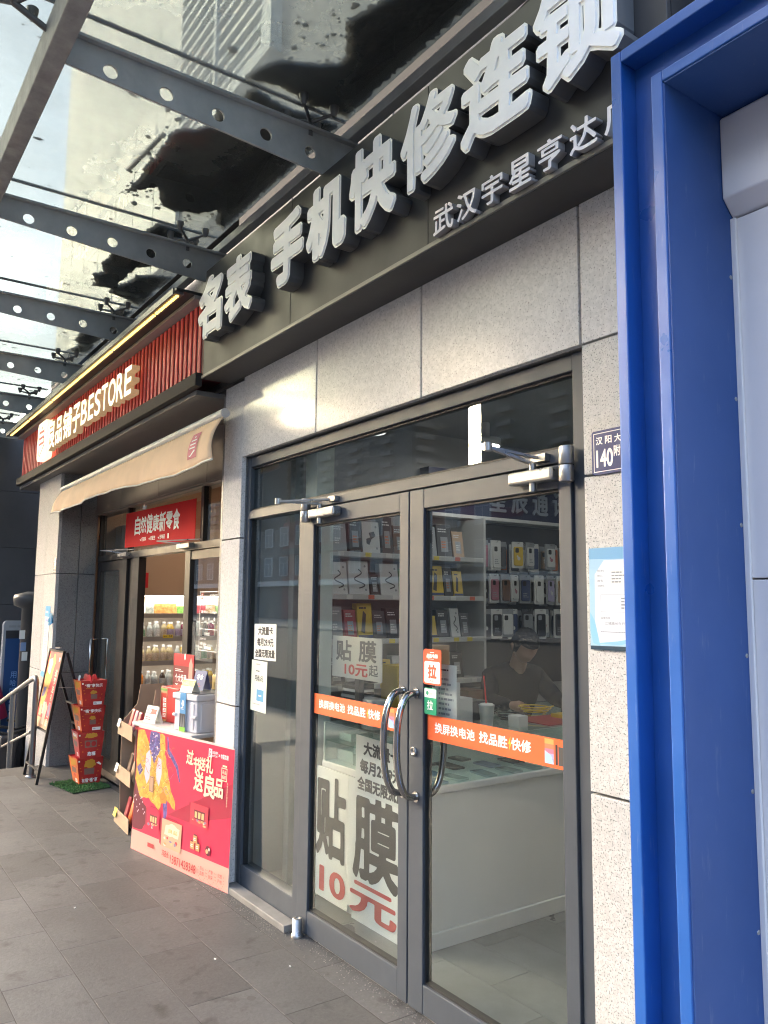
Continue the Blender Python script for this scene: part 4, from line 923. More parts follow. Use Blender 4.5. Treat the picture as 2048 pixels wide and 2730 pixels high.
# hooks panel with hanging phone cases (behind the right door)
hp = thing('pegboard', 'dark pegboard wall with hooks for phone cases', 'display panel', (IW, 4.7, 1.2))
ch('board', M('pegboard_dark', (.035, .035, .04), .6), hp, (IW, IW + .012, 3.82, 6.2, 1.0, 2.2))
film = M('clear_pack_film', (.45, .45, .45), .12, 0, .6)
crow = [(2.065, 'top', [P_, W_, D_, Y_, W_, B_, W_, O_, D_, W_, K_, T_, W_, L_, N_]), (1.82, 'second', [K_, P_, N_, W_, B_, W_, L_, T_, O_, W_, D_, K_, W_, P_, E_]), (1.565, 'third', [D_, K_, W_, B_, E_, K_, W_, D_, W_, K_, E_, W_, K_, L_, W_])]
rr = random.Random(21)
crow2 = [(z - .012, 'rear %s' % nm, cols[5:] + cols[:5], 3.986, .02, .05) for z, nm, cols in crow]
for z, nm, cols, y, xa, xb in [(z, nm, cols, 3.93, .08, .16) for z, nm, cols in crow] + crow2:
    for i, m in enumerate(cols):
        w, h = rr.uniform(.092, .112), rr.uniform(.195, .225)
        o = thing('phone_case_pack', '%s phone case pack, %s from the shelves in the %s hanging row' % (names[id(m)], ordw[i], nm), 'phone case', (IW + rr.uniform(xa, xb), y, z - h), 'phone case packs hanging on hooks', rotz=rr.uniform(-.25, .25))
        outer = W_ if i % 2 else (E_ if m is not E_ else D_)
        b = MB(); fr = Frame((0, -w / 2, 0), (0, 1, 0), (0, 0, 1)); b.prism(rounded(w, h, .008, 3), fr, -.008, .002); b.build('card', outer, o)
        q = MB(); fr2 = Frame((.0022, -w / 2 + .012, .018), (0, 1, 0), (0, 0, 1)); q.prism(rounded(w - .024, h - .055, .012, 4), fr2, 0, .012); cs = q.build('case', m, o, .002)
        P = Print(Frame((.0145, -w / 2 + .012, .018), (0, 1, 0), (0, 0, 1)), .0003); ww = w - .024; hh = h - .055
        P.poly(K_ if m is not K_ else E_, [(p[0] + .008, p[1] + hh - .045) for p in rounded(.032, .036, .008, 3)])
        if i % 3 == 0: P.poly(W_ if m is not W_ else P_, circ(.014, 12, ww / 2, hh * .38)).poly(W_ if m is not W_ else P_, circ(.008, 10, ww / 2 - .012, hh * .38 + .016))
        elif i % 3 == 1: P.lines(E_, .012, hh * .15, ww - .012, hh * .4, 3, seed=i)
        P.build('print', cs)
        hk = MB(); hk.tube([(-.05, 0, h - .012), (.02, 0, h - .012), (.026, 0, h - .004)], .0025, 6); hk.build('hook', steel, o)
        y += .112
# ------------------------------------------------------------------ counter with glass showcase
cw = M('counter_white', (.72, .72, .70), .4, var=(1.5, .05))
ct = thing('shop_counter', 'white counter with low glass showcase running into the phone shop', 'counter', (-3.5, 4, 0))
CX = -3.055
ch('body', cw, ct, (-3.90, CX, 2.36, 5.6, .075, .70), bevel=.004); ch('plinth', cw, ct, (-3.88, CX + .012, 2.37, 5.6, 0, .0745), bevel=.003)
ch('worktop', cw, ct, (-3.91, CX + .012, 2.35, 5.61, .7005, .735), bevel=.006)
ch('showcase_front', case_glass, ct, (CX - .006, CX, 2.362, 5.59, .7355, .94)); ch('showcase_end', case_glass, ct, (-3.90, CX - .007, 2.356, 2.362, .7355, .94)); ch('showcase_top', glass('case_top_glass', (.9, .95, .93), 1.), ct, (-3.90, CX + .004, 2.353, 5.6, .9405, .948))
ch('showcase_shelf', case_glass, ct, (-3.90, -3.60, 2.37, 2.9, .84, .846)); ch('case_back', cw, ct, (-3.91, -3.90, 2.36, 5.6, .7355, .94))
# phones and trays lying in the showcase
rr = random.Random(6)
flat = [(-3.14, 2.52, .075, .16, (.35, .45, .62)), (-3.15, 2.66, .075, .155, (.60, .62, .64)), (-3.30, 2.62, .075, .155, (.30, .40, .60)), (-3.32, 2.82, .16, .16, (.06, .06, .07)), (-3.14, 2.85, .075, .155, (.55, .56, .60)), (-3.13, 3.02, .07, .15, (.58, .58, .60)), (-3.30, 3.02, .075, .16, (.50, .48, .62)), (-3.14, 3.17, .075, .15, (.62, .62, .62)), (-3.30, 3.20, .075, .16, (.10, .10, .12)), (-3.14, 3.34, .08, .16, (.58, .60, .62)), (-3.30, 3.38, .075, .16, (.45, .52, .60)), (-3.46, 2.75, .10, .16, (.08, .08, .09)), (-3.46, 3.0, .1, .16, (.09, .09, .1))]
for i, (x, y, w, d_, c) in enumerate(flat):
    nm = 'dark' if sum(c) < .5 else ('blue' if c[2] - c[0] > .15 else 'silver')
    o = thing('mobile_phone', '%s phone lying in the showcase, %s from the door' % (nm, ordw[i]), 'phone', (x, y, .736), 'phones lying in the glass showcase', rotz=rr.uniform(-.12, .12) + math.pi / 2 * 0)
    m = M('phone_%d' % i, c, .22, .2)
    b = MB(); fr = Frame((-w, -d_ / 2 * .5, 0), (1, 0, 0), (0, 1, 0)); b.prism([(p[0], p[1]) for p in rounded(w * 2 if w < .1 else w * 1.2, d_ * .5, .012, 4)], fr, 0, .009); b.build('body', m, o, .002)
    P = Print(Frame((-w, -d_ / 4, .0092), (1, 0, 0), (0, 1, 0)), .0003)
    P.poly(D_, [(p[0] + .01, p[1] + .008) for p in rounded(.034, .034, .01, 3)]); P.poly(K_, circ(.007, 10, .02, .018)).poly(K_, circ(.007, 10, .034, .032)); P.build('camera_print', o)
# boxes inside the glass end
for i, (x, y, z, w, d_, h, m) in enumerate([(-3.80, 2.50, .736, .16, .14, .06, W_), (-3.80, 2.49, .847, .12, .12, .04, W_), (-3.62, 2.46, .736, .14, .10, .055, E_), (-3.63, 2.47, .792, .13, .10, .05, W_), (-3.47, 2.50, .736, .09, .12, .045, W_), (-3.35, 2.46, .736, .1, .1, .03, B_), (-3.72, 2.68, .847, .14, .14, .05, W_)]):
    b = MB(); b.box(x - w / 2, x + w / 2, y - d_ / 2, y + d_ / 2, z, z + h); o = b.build('small_carton', m, None, .002)
    tag(o, '%s small carton, %s from the window in the glass end of the counter' % (names[id(m)], ordw[i]), 'box', 'cartons in the showcase end')
# big price poster on the counter end, in two boards
po = thing('price_poster', 'large white poster board with black characters and red price', 'poster', (-3.55, 2.34, .02))
PY = 2.345
pb = M('poster_board', (.80, .82, .78), .5, var=(4, .04))
ch('board', pb, po, (-3.99, -3.628, PY, PY + .006, .02, .70)); ch('board', pb, po, (-3.624, -3.10, PY - .002, PY + .004, .055, .70))
for m_, t_, q_ in ((ink, '贴', (.04, .235, .345, .665)), (ink, '膜', (.415, .215, .815, .64)), (redtxt, '1', (.085, .055, .135, .185)), (redtxt, '0', (.19, .055, .345, .185)), (redtxt, '元', (.39, .045, .80, .20))):
    P = Print(FRONT(-3.99, PY - .0025, 0), .0003); P.text(m_, t_, *q_, .03, 1.15); P.build('printed_character', po)
b = MB(); b.hexa([(-3.60, PY + .008, 0), (-3.2, PY + .008, 0), (-3.2, PY + .012, 0), (-3.6, PY + .012, 0), (-3.58, PY + .008, .06), (-3.2, PY + .008, .06), (-3.2, PY + .012, .06), (-3.58, PY + .012, .06)]); b.build('board', pb, po)
n3, P = notice(-3.555, .635, .44, .288, PY - .006, 'white paper with three black lines taped over the showcase end', rot=-.02)
P.text(ink, '大流量卡', .07, .195, .38, .265, .05).text(ink, '每月29.9元', .04, .105, .40, .175, .05).text(ink, '全国无限流量', .02, .018, .425, .085, .05); P.build('lettering', n3)
# things standing on the showcase
sp = thing('price_sign', 'clear sleeved sign with grey characters and red price on the counter', 'sign', (-3.52, 2.52, .95))
fr = FRONT(-3.93, 2.42, 1.19); ch('sheet', M('sleeved_paper', (.58, .57, .53), .3), sp, (-3.93, -3.44, 2.42, 2.424, 1.19, 1.415)); ch('stand', D_, sp, (-3.70, -3.66, 2.425, 2.46, .949, 1.30))
P = Print(fr, .0004); dgr = M('print_dkgrey', (.10, .10, .105), .5); P.text(dgr, '贴', .04, .09, .20, .205, .03).text(dgr, '膜', .27, .095, .44, .21, .03).text(redtxt, '10元', .13, .015, .36, .08, .035).text(dgr, '起', .37, .025, .455, .085, .02); P.build('lettering', sp)
rr = random.Random(2)
for k, (x, y, nlay) in enumerate(((-3.81, 2.52, 13), (-3.64, 2.50, 9))):
    z = .949
    for i in range(nlay):
        w, d_, h = rr.uniform(.15, .17), rr.uniform(.1, .12), rr.uniform(.012, .017); dx = rr.uniform(-.012, .012)
        b = MB(); b.box(x + dx - w / 2, x + dx + w / 2, y - d_ / 2, y + d_ / 2, z, z + h); o = b.build('film_packet', rr.choice((W_, D_, W_, E_, K_)), None, .0015)
        tag(o, 'flat screen film packet, %s up in the %s stack on the counter' % (ordw[i], ('taller', 'shorter')[k]), 'packet', 'stacks of film packets on the counter'); z += h + .0008
tb = thing('display_carton', 'pale carton printed with two phone outlines on the counter', 'box', (-3.4, 2.62, .95)); ch('carton', W_, tb, (-3.52, -3.12, 2.60, 2.68, .949, 1.205), bevel=.003)
P = Print(FRONT(-3.52, 2.60, .949), .0004); P.rect(D_, .01, .215, .24, .275).text(W_, 'Smart', .03, .235, .10, .255, .02).poly(W_, [(.13, .24), (.16, .26), (.15, .25), (.18, .25), (.15, .23), (.16, .245)]).lines(D_, .27, .22, .39, .27, 2)
for u in (.04, .22): P.frame(E_, u, .02, u + .11, .19, .004); P.frame(E_, u + .012, .12, u + .04, .18, .003)
P.build('print', tb)
for i, (x, y, w, d_, h, m, lb2) in enumerate([(-3.30, 2.80, .14, .12, .16, W_, 'white carton behind the phone outline carton on the counter'), (-3.75, 2.75, .16, .12, .30, Y_, 'yellow carton at the window end of the counter'), (-3.45, 3.0, .2, .16, .12, D_, 'charcoal carton in the middle of the counter'), (-3.16, 3.12, .08, .07, .06, W_, 'low white carton by the cup on the counter'), (-3.72, 3.25, .16, .12, .14, N_, 'brown carton beside the seated person'), (-3.25, 3.75, .22, .16, .10, K_, 'flat black carton before the seated person'), (-3.55, 2.86, .12, .12, .42, T_, 'tall tan carton behind the sleeved price sign')]):
    b = MB(); b.box(x - w / 2, x + w / 2, y - d_ / 2, y + d_ / 2, .949, .949 + h); o = b.build('goods_carton', None if False else m, None, .003); tag(o, lb2, 'box', 'cartons standing on the counter')
rc_ = random.Random(55)
for i in range(15):
    x, y = rc_.uniform(-3.86, -3.12), 3.05 + i * .14 + rc_.uniform(-.03, .03); w, d_, h = rc_.uniform(.08, .18), rc_.uniform(.06, .13), rc_.uniform(.03, .13)
    if abs(y - 3.86) < .35 and x < -3.35: x = -3.2
    m = rc_.choice((W_, W_, K_, Y_, E_, D_, N_, B_)); b = MB(); b.box(-w / 2, w / 2, -d_ / 2, d_ / 2, 0, h); o = b.build('loose_carton', m, None, .003, loc=(x, y, .949)); o.rotation_euler = (0, 0, rc_.uniform(-.6, .6)); o.data.transform(Matrix.Identity(4))
    tag(o, '%s loose carton on the glass counter, %s from the doorway' % (names[id(m)], ordw[i]), 'box', 'loose cartons on the glass counter')
for i, (x, y, r) in enumerate(((-3.3, 3.2, .05), (-3.45, 3.55, .06), (-3.2, 3.9, .05), (-3.6, 3.3, .045))):
    b = MB(); b.tube([(x + r * math.cos(t * .5) * (1 + .02 * t), y + r * math.sin(t * .5) * (1 + .02 * t), .956 + .0012 * t) for t in range(40)], .004, 6); tag(b.build('coiled_cable', (K_, Y_, W_, K_)[i]), '%s coiled charging cable on the counter, %s of four' % (('black', 'yellow', 'white', 'black')[i], ordw[i]), 'cable', 'coiled cables on the counter')
rm = thing('red_mat', 'red and yellow work mat on the counter', 'mat', (-3.25, 3.45, .949)); ch('mat', R__, rm, (-3.38, -3.08, 3.28, 3.62, .949, .953)); ch('tool_tray', Y_, rm, (-3.3, -3.12, 3.52, 3.66, .9535, .975), bevel=.003)
cu = thing('drink_cup', 'white cup with red straw on the counter', 'cup', (-3.20, 2.93, .949)); b = MB(); b.lathe((-3.20, 2.93, .949), [(.03, 0), (.042, .12), (.044, .122), (.03, .13)], 16); b.build('cup', W_, cu); b = MB(); b.tube([(-3.20, 2.93, 1.05), (-3.22, 2.93, 1.22)], .004, 6); b.build('straw', M('straw_red', (.6, .03, .03), .4), cu)
n4, P = notice(-2.645, 1.05, .13, .30, FY + .03, 'white printed page fixed inside the right door beside the stickers'); P.lines(MATS['print_midgrey'], .015, .05, .115, .25, 10).lines(ink, .02, .27, .11, .285, 1).lines(ored, .01, .01, .12, .04, 2); P.build('lettering', n4)
# ------------------------------------------------------------------ the man behind the counter
def skin_body(name, verts, edges, radii, mat, root, sub=2):
    me = bpy.data.meshes.new(name); me.from_pydata(verts, edges, []); o = bpy.data.objects.new(name, me); COL.objects.link(o)
    o.modifiers.new('skin', 'SKIN'); me.materials.append(mat)
    for i, r in enumerate(radii): me.skin_vertices[0].data[i].radius = r if isinstance(r, tuple) else (r, r)
    me.skin_vertices[0].data[root].use_root = True
    s = o.modifiers.new('sub', 'SUBSURF'); s.levels = sub; s.render_levels = sub
    for p in me.polygons: p.use_smooth = True
    dg = bpy.context.evaluated_depsgraph_get(); m2 = bpy.data.meshes.new_from_object(o.evaluated_get(dg)); bpy.data.objects.remove(o)
    for p in m2.polygons: p.use_smooth = True
    m2.materials.clear(); m2.materials.append(mat); return m2
pr = thing('person', 'seated person in dark clothes bowing over the counter', 'person', (-3.98, 3.86, 0), rotz=R_(-105))
# local: +y is the way the person faces (towards the counter front)
cloth = M('dark_jacket', (.018, .018, .022), .8, bump=(60, .2)); skin = M('skin_tone', (.42, .25, .18), .5, var=(8, .08)); hairm = M('black_hair', (.012, .010, .010), .5, bump=(120, .6))
V = [(0, -.10, .55), (0, -.07, .75), (0, .0, .95), (0, .06, 1.13), (0, .10, 1.19),
     (.17, .05, 1.12), (.25, .16, .98), (.20, .36, .975), (-.17, .05, 1.12), (-.25, .16, .98), (-.20, .36, .975),
     (.09, .05, .52), (.10, .42, .50), (.10, .44, .10), (.10, .54, .05), (-.09, .05, .52), (-.10, .42, .50), (-.10, .44, .10), (-.10, .54, .05)]
Ed = [(0, 1), (1, 2), (2, 3), (3, 4), (3, 5), (5, 6), (6, 7), (3, 8), (8, 9), (9, 10), (0, 11), (11, 12), (12, 13), (13, 14), (0, 15), (15, 16), (16, 17), (17, 18)]
Rd = [(.17, .12), (.17, .12), (.19, .12), (.15, .10), (.065, .065), .075, .06, .04, .075, .06, .04, .10, .075, .055, .045, .10, .075, .055, .045]
o = bpy.data.objects.new('body', skin_body('body', V, Ed, Rd, cloth, 0)); COL.objects.link(o); o.parent = pr
b = MB()   # head: ellipsoid shaped with face, bowed forward
def head_pt(th, ph):
    x = math.sin(ph) * math.cos(th); y = math.sin(ph) * math.sin(th); z = math.cos(ph)
    rx, ry, rz = .077, .095, .115
    px, py, pz = x * rx, y * ry, z * rz
    if z < 0: px *= 1 - .28 * -z; py = py * (1 - .12 * -z) + .012 * -z
    f = math.exp(-(px / .016) ** 2 - ((pz + .012) / .026) ** 2) if y > 0 else 0; py += .022 * f          # nose
    for sx in (-1, 1): py -= .012 * math.exp(-((px - sx * .03) / .014) ** 2 - ((pz - .014) / .012) ** 2) * (y > 0)   # eye sockets
    py += .007 * math.exp(-(px / .024) ** 2 - ((pz + .055) / .008) ** 2) * (y > 0)                       # lips
    return Vector((px, py, pz))
HM = Matrix.Translation((0, .20, 1.33)) @ Matrix.Rotation(R_(-38), 4, 'X')
NT, NP = 36, 26; vs_ = [HM @ head_pt(2 * math.pi * i / NT, math.pi * (j + .5) / NP) for j in range(NP) for i in range(NT)]
fs_ = [(j * NT + i, j * NT + (i + 1) % NT, (j + 1) * NT + (i + 1) % NT, (j + 1) * NT + i) for j in range(NP - 1) for i in range(NT)]
b.add(vs_, [f[::-1] for f in fs_] + [tuple(range(NT)), tuple(range((NP - 1) * NT, NP * NT))[::-1]], True)
b.tube([HM @ Vector((0, -.01, -.085)), (0, .09, 1.17)], [.052, .058], 14)
for sx in (-1, 1): b.tube([HM @ Vector((sx * .074, -.005, .02)), HM @ Vector((sx * .086, -.012, .005)), HM @ Vector((sx * .076, -.004, -.03))], [.012, .016, .009], 8)
b.build('head', skin, pr)
b = MB(); vs_ = []
for j in range(12):
    for i in range(NT):
        th = 2 * math.pi * i / NT; lim = 1.22 if math.sin(th) > .35 else 1.85; p = head_pt(th, lim * (j + .3) / 12); n_ = p.normalized(); vs_.append(HM @ (p + n_ * (.012 + .004 * math.sin(i * 2.3 + j * 1.7))))
b.add(vs_, [(j * NT + i, (j + 1) * NT + i, (j + 1) * NT + (i + 1) % NT, j * NT + (i + 1) % NT) for j in range(11) for i in range(NT)] + [tuple(range(NT))], True); b.build('hair', hairm, pr)
for sx in (-1, 1):   # hands resting on the glass, five bent fingers each
    b = MB(); w = Vector((sx * .20, .37, .977)); b.tube([w, w + Vector((-sx * .02, .045, .0)), w + Vector((-sx * .03, .08, -.003))], [.024, .034, .030], 10)
    for k in range(4):
        r0 = w + Vector((-sx * .03 + (k - 1.5) * .017, .075, -.003)); L = (.052, .062, .058, .045)[k]
        b.tube([r0, r0 + Vector((0, L * .55, .008)), r0 + Vector((0, L, -.010))], [.009, .0085, .007], 8)
    t0 = w + Vector((-sx * .045, .03, 0)); b.tube([t0, t0 + Vector((-sx * .025, .03, .004)), t0 + Vector((-sx * .03, .055, -.004))], [.011, .010, .008], 8)
    b.build('hand', skin, pr)
stl = thing('stool', 'low dark stool under the seated person', 'stool', (-3.98, 3.86, 0)); b = MB(); b.lathe((-4.02, 3.83, .36), [(.17, 0), (.18, .02), (.18, .05), (.16, .06)], 18); b.build('seat', black, stl)
for a in range(4): b = MB(); b.tube([(-4.02 + .12 * math.cos(a * 1.571 + .8), 3.83 + .12 * math.sin(a * 1.571 + .8), .36), (-4.02 + .17 * math.cos(a * 1.571 + .8), 3.83 + .17 * math.sin(a * 1.571 + .8), 0)], .012, 8); b.build('leg', black, stl)
# ------------------------------------------------------------------ snack shop: room and shopfront
brown = M('bronze_frame', (.028, .024, .022), .38, .3, rvar=(6, .08)); tanw = M('snack_wall_tan', (.42, .27, .18), .6, var=(1, .06))
ws = MB(); ws.box(-8.78, -4.74, 2.3, 7.0, -.3, -.02); struct(ws.build('snack_floor', M('snack_floor_tile', (.16, .13, .11), .4, var=(2, .15))))
ws = MB(); ws.box(-8.795, -8.75, 2.37, 7.0, -.02, 3.0); struct(ws.build('snack_wall_left', tanw))
ws = MB(); ws.box(-8.75, -4.74, 6.2, 6.3, -.02, 3.0); struct(ws.build('snack_wall_back', tanw))
ws = MB(); ws.box(-4.745, -4.738, 2.53, 6.2, -.02, 3.0); struct(ws.build('snack_wall_right', tanw))
ws = MB(); ws.box(-8.79, -4.74, 2.51, 6.3, 2.98, 3.01); struct(ws.build('snack_ceiling', M('snack_ceiling_paint', (.55, .50, .45), .7)))
for k, (x, y) in enumerate(((-7.6, 3.3), (-6.2, 3.3), (-7.6, 4.8), (-6.2, 4.8))):
    o = thing('panel_lamp', 'warm square ceiling lamp inside the snack shop, %s from the door' % ordw[k], 'lamp', (x, y, 2.95), 'ceiling lamps of the snack shop')
    ch('rim', white, o, (x - .19, x + .19, y - .19, y + .19, 2.955, 2.979)); ch('diffuser', M('warm_diffuser', (.9, .85, .7), .4, emit=((1, .80, .58), 1.3)), o, (x - .17, x + .17, y - .17, y + .17, 2.948, 2.9545))
sf = thing('snack_shopfront', 'dark bronze glazed shopfront of the snack shop', 'door frame', (-6.6, 2.38, ZG))
NY = 2.38
for x0, x1 in ((-8.578, -8.52), (-7.79, -7.62), (-7.44, -7.26), (-6.13, -6.02), (-4.84, -4.745)): ch('post', brown, sf, (x0, x1, NY, NY + .07, ZG, 2.0), bevel=.003)
ch('dark_panel', M('bronze_dark', (.015, .013, .012), .5), sf, (-7.619, -7.441, NY + .03, NY + .05, ZG, 2.0))
ch('transom_rail', brown, sf, (-8.578, -4.745, NY - .006, NY + .07, 2.0005, 2.06), bevel=.003)
for x in (-8.578, -7.66, -5.84, -5.42): ch('transom_post', brown, sf, (x, x + .055, NY, NY + .06, 2.061, 2.488), bevel=.002)
for x0, x1 in ((-8.52, -7.662), (-7.60, -5.842), (-5.78, -5.422), (-5.36, -4.75)): ch('transom_pane', pane, sf, (x0, x1, NY + .02, NY + .028, 2.061, 2.488))
ch('threshold', M('threshold_stone', (.13, .12, .115), .6, var=(6, .2)), sf, (-8.578, -4.745, 2.30, 2.46, ZG - .03, -.022), bevel=.004)
# left leaf, shut, with pull handles
ld = thing('snack_shop_door', 'shut bronze glass door leaf beside the stack of red boxes', 'door', (-8.15, NY, ZG))
ch('stile', brown, ld, (-8.515, -8.45, NY + .005, NY + .045, -.02, 1.995)); ch('stile', brown, ld, (-7.86, -7.795, NY + .005, NY + .045, -.02, 1.995)); ch('rail', brown, ld, (-8.449, -7.861, NY + .006, NY + .045, 1.90, 1.995)); ch('rail', brown, ld, (-8.449, -7.861, NY + .006, NY + .045, -.02, .09))
ch('glass_pane', glass('snack_door_glass', (.80, .86, .84), 1.8, .12, 2.), ld, (-8.45, -7.86, NY + .02, NY + .028, .09, 1.9))
for sg in (-1, 1):
    b = MB(); y = NY + .025 + sg * .085; b.tube([(-8.48, NY + .025 + sg * .02, 1.21), (-8.48, y, 1.21), (-8.48, y, .62), (-8.48, NY + .025 + sg * .02, .62)], .013, 10); b.build('pull_handle', chrome, ld)
# right leaf with opening hours sticker
rd = thing('snack_shop_door', 'glass door leaf with white opening hours sticker by the pillar', 'door', (-5.4, NY, ZG))
ch('rail', brown, rd, (-6.018, -4.842, NY + .006, NY + .045, 1.93, 1.995)); ch('rail', brown, rd, (-6.018, -4.842, NY + .006, NY + .045, -.02, .09)); ch('glass_pane', pane, rd, (-6.02, -4.84, NY + .02, NY + .028, .09, 1.93))
fr = FRONT(-5.835, NY + .018, 1.232); P = Print(fr, .0005); P.frame(pwhite, 0, 0, .345, .445, .006).rect(pwhite, 0, .16, .345, .165).rect(pwhite, 0, .365, .345, .37)
P.rect(red, .02, .385, .06, .43).text(pwhite, '良', .026, .392, .054, .424, .02).text(pwhite, '欢迎光临', .19, .40, .325, .425, .02).lines(pwhite, .24, .382, .32, .392, 1).text(pwhite, '营业时间', .11, .315, .235, .34, .02).text(pwhite, '08:30am - 22:00pm', .03, .275, .32, .302, .02)
for u in (.05, .16, .26): P.poly(pwhite, circ(.012, 10, u + .02, .24)); P.lines(pwhite, u - .02, .205, u + .06, .215, 1, .7)
P.text(pwhite, '招商加盟', .10, .115, .20, .14, .02).text(pwhite, 'JOIN US', .02, .078, .13, .098, .02).text(pwhite, '招募合伙人', .02, .045, .15, .065, .02).lines(pwhite, .02, .02, .10, .032, 1, .7).rect(pwhite, .11, .015, .23, .036)
P.build('hours_sticker', rd)
# slim closers above the opening
for x0, nm in ((-7.75, 0), (-6.2, 1)):
    b = MB(); b.box(x0, x0 + .26, NY - .05, NY - .008, 2.02, 2.055); b.bar((x0 + .05, NY - .03, 2.06), (x0 - .02, NY - .20, 2.075), .018, .008); b.bar((x0 - .02, NY - .20, 2.075), (x0 + .42, NY - .02, 2.075), .018, .008); b.build('door_closer', steel, sf)
# red banner over the opening
bn = thing('red_banner', 'red banner with white brush characters above the snack shop opening', 'banner', (-6.73, 2.36, 2.1))
fr = Frame((-7.60, 2.35, 2.10), (1, 0, -.016), (.016, 0, 1)); b = MB(); b.prism([(0, 0), (1.73, 0), (1.73, .325), (0, .325)], fr, -.004, 0); b.build('cloth', M('banner_red', (.58, .018, .022), .85, 0, .15, var=(2, .05)), bn)
P = Print(fr, .0006)
for i, c in enumerate('自然健康新零食'): P.text(pwhite, c, .27 + i * .162, .105 + .012 * (i % 2), .425 + i * .162, .265 + .012 * ((i + 1) % 2), .03, 1., .03)
for i, t in enumerate(('好原料', '好配方', '好味道')): P.poly(pwhite, [(.43 + i * .235, .062), (.45 + i * .235, .045), (.475 + i * .235, .075), (.45 + i * .235, .058)]).text(pwhite, t, .48 + i * .235, .042, .60 + i * .235, .08, .02)
P.rect(pwhite, 1.135, .04, 1.165, .082); P.build('lettering', bn)
# ------------------------------------------------------------------ lit drinks shelving on the left wall
ds_ = thing('drinks_shelf', 'lit wall shelving of drinks seen through the snack shop opening', 'shelf', (-8.6, 3.6, 0))
gre = M('shelf_grey', (.34, .31, .29), .5); ledw = M('led_white', (1, 1, 1), .4, emit=((1, .93, .82), 1.1))
ch('back_panel', M('shelf_back', (.55, .48, .40), .6), ds_, (-8.749, -8.74, 2.62, 5.2, .1, 2.4)); ch('header', M('shelf_header', (.48, .34, .25), .5), ds_, (-8.739, -8.40, 2.62, 5.2, 1.66, 2.4)); ch('side_panel', gre, ds_, (-8.739, -8.36, 2.60, 2.619, 0, 2.4))
ch('light_strip', ledw, ds_, (-8.70, -8.44, 2.64, 5.18, 1.650, 1.659))
SZ = [(1.452, 0), (1.205, 1), (.952, 2), (.685, 3), (.42, 4)]
for z, k in SZ:
    ch('shelf_board', gre, ds_, (-8.738, -8.42, 2.622, 5.18, z - .008, z + .002)); ch('price_rail', gre, ds_, (-8.4195, -8.412, 2.622, 5.18, z - .03, z + .02), bevel=.001); ch('light_strip', ledw, ds_, (-8.44, -8.4205, 2.625, 5.17, z - .020, z - .0085))
capw = M('cap_white', (.75, .74, .72), .4); clear = M('bottle_plastic', (.42, .40, .34), .1, 0, .6)
def bottle(x, y, z, r, h, liquid, lab, label, grp, cap=capw):
    o = thing('drink_bottle', label, 'bottle', (x, y, z), grp)
    b = MB(); b.lathe((x, y, z), [(r * .9, 0), (r, .008), (r, h * .62), (r * .86, h * .72), (r * .45, h * .84), (r * .42, h * .90)], 12); b.build('body', liquid, o)
    b = MB(); b.lathe((x, y, z), [(r * 1.02, h * .14), (r * 1.02, h * .56)], 12); b.build('wrapper', lab, o)
    b = MB(); b.lathe((x, y, z), [(r * .52, h * .88), (r * .52, h * .995), (r * .48, h)], 10); b.build('cap', cap, o)
lq = {n: M('drink_' + n, c, .15, 0, .6) for n, c in dict(tea=(.30, .16, .05), pear=(.62, .52, .30), orange=(.72, .25, .03), berry=(.22, .03, .08), clear=(.55, .58, .55), yellow=(.70, .50, .12), dark=(.06, .04, .03)).items()}
lbm = {n: M('wrap_' + n, c, .5, var=(60, .35)) for n, c in dict(beige=(.56, .44, .33), lilac=(.42, .34, .48), white=(.68, .68, .66), green=(.20, .36, .22), brown=(.20, .12, .09), bw=(.40, .40, .40), orange=(.65, .28, .08), red=(.45, .06, .08)).items()}
rr = random.Random(13)
rowspec = [(1, 'second', [('dark', 'brown'), ('berry', 'brown'), ('clear', 'green'), ('clear', 'white'), ('clear', 'white'), ('pear', 'beige'), ('yellow', 'lilac'), ('clear', 'lilac'), ('berry', 'lilac'), ('clear', 'lilac'), ('clear', 'white'), ('dark', 'bw'), ('berry', 'red'), ('pear', 'beige')]),
           (2, 'third', [('pear', 'beige')] * 7 + [('clear', 'white'), ('yellow', 'beige'), ('yellow', 'beige'), ('clear', 'white'), ('clear', 'green'), ('pear', 'beige'), ('clear', 'white')]),
           (3, 'fourth', [('orange', 'orange')] * 3 + [('clear', 'bw'), ('clear', 'bw'), ('dark', 'bw'), ('clear', 'white'), ('yellow', 'orange'), ('yellow', 'orange'), ('pear', 'beige'), ('berry', 'red'), ('berry', 'red'), ('yellow', 'beige'), ('clear', 'white')]),
           (4, 'lowest', [('dark', 'bw'), ('clear', 'white'), ('dark', 'brown'), ('berry', 'red'), ('orange', 'orange'), ('clear', 'green'), ('pear', 'beige'), ('clear', 'white'), ('dark', 'bw'), ('clear', 'white')])]
for k, nm, its in rowspec:
    z = SZ[k][0] + .002; y = 2.69
    for i, (a, c) in enumerate(its):
        h = rr.uniform(.165, .182)
        bottle(-8.47 + rr.uniform(-.006, .006), y, z, .031, h, lq[a], lbm[c], '%s drink bottle with %s wrapper, %s along the %s lit shelf' % (a if a != 'pear' else 'pale', c if c != 'bw' else 'black and white', ordw[i], nm), 'bottles on the %s lit shelf' % nm)
        if i % 2 == 0: bottle(-8.56, y + .01, z, .031, h, lq[a], lbm[c], 'drink bottle in the back rank behind the %s bottle of the %s lit shelf' % (ordw[i], nm), 'bottles on the %s lit shelf' % nm)
        y += .078
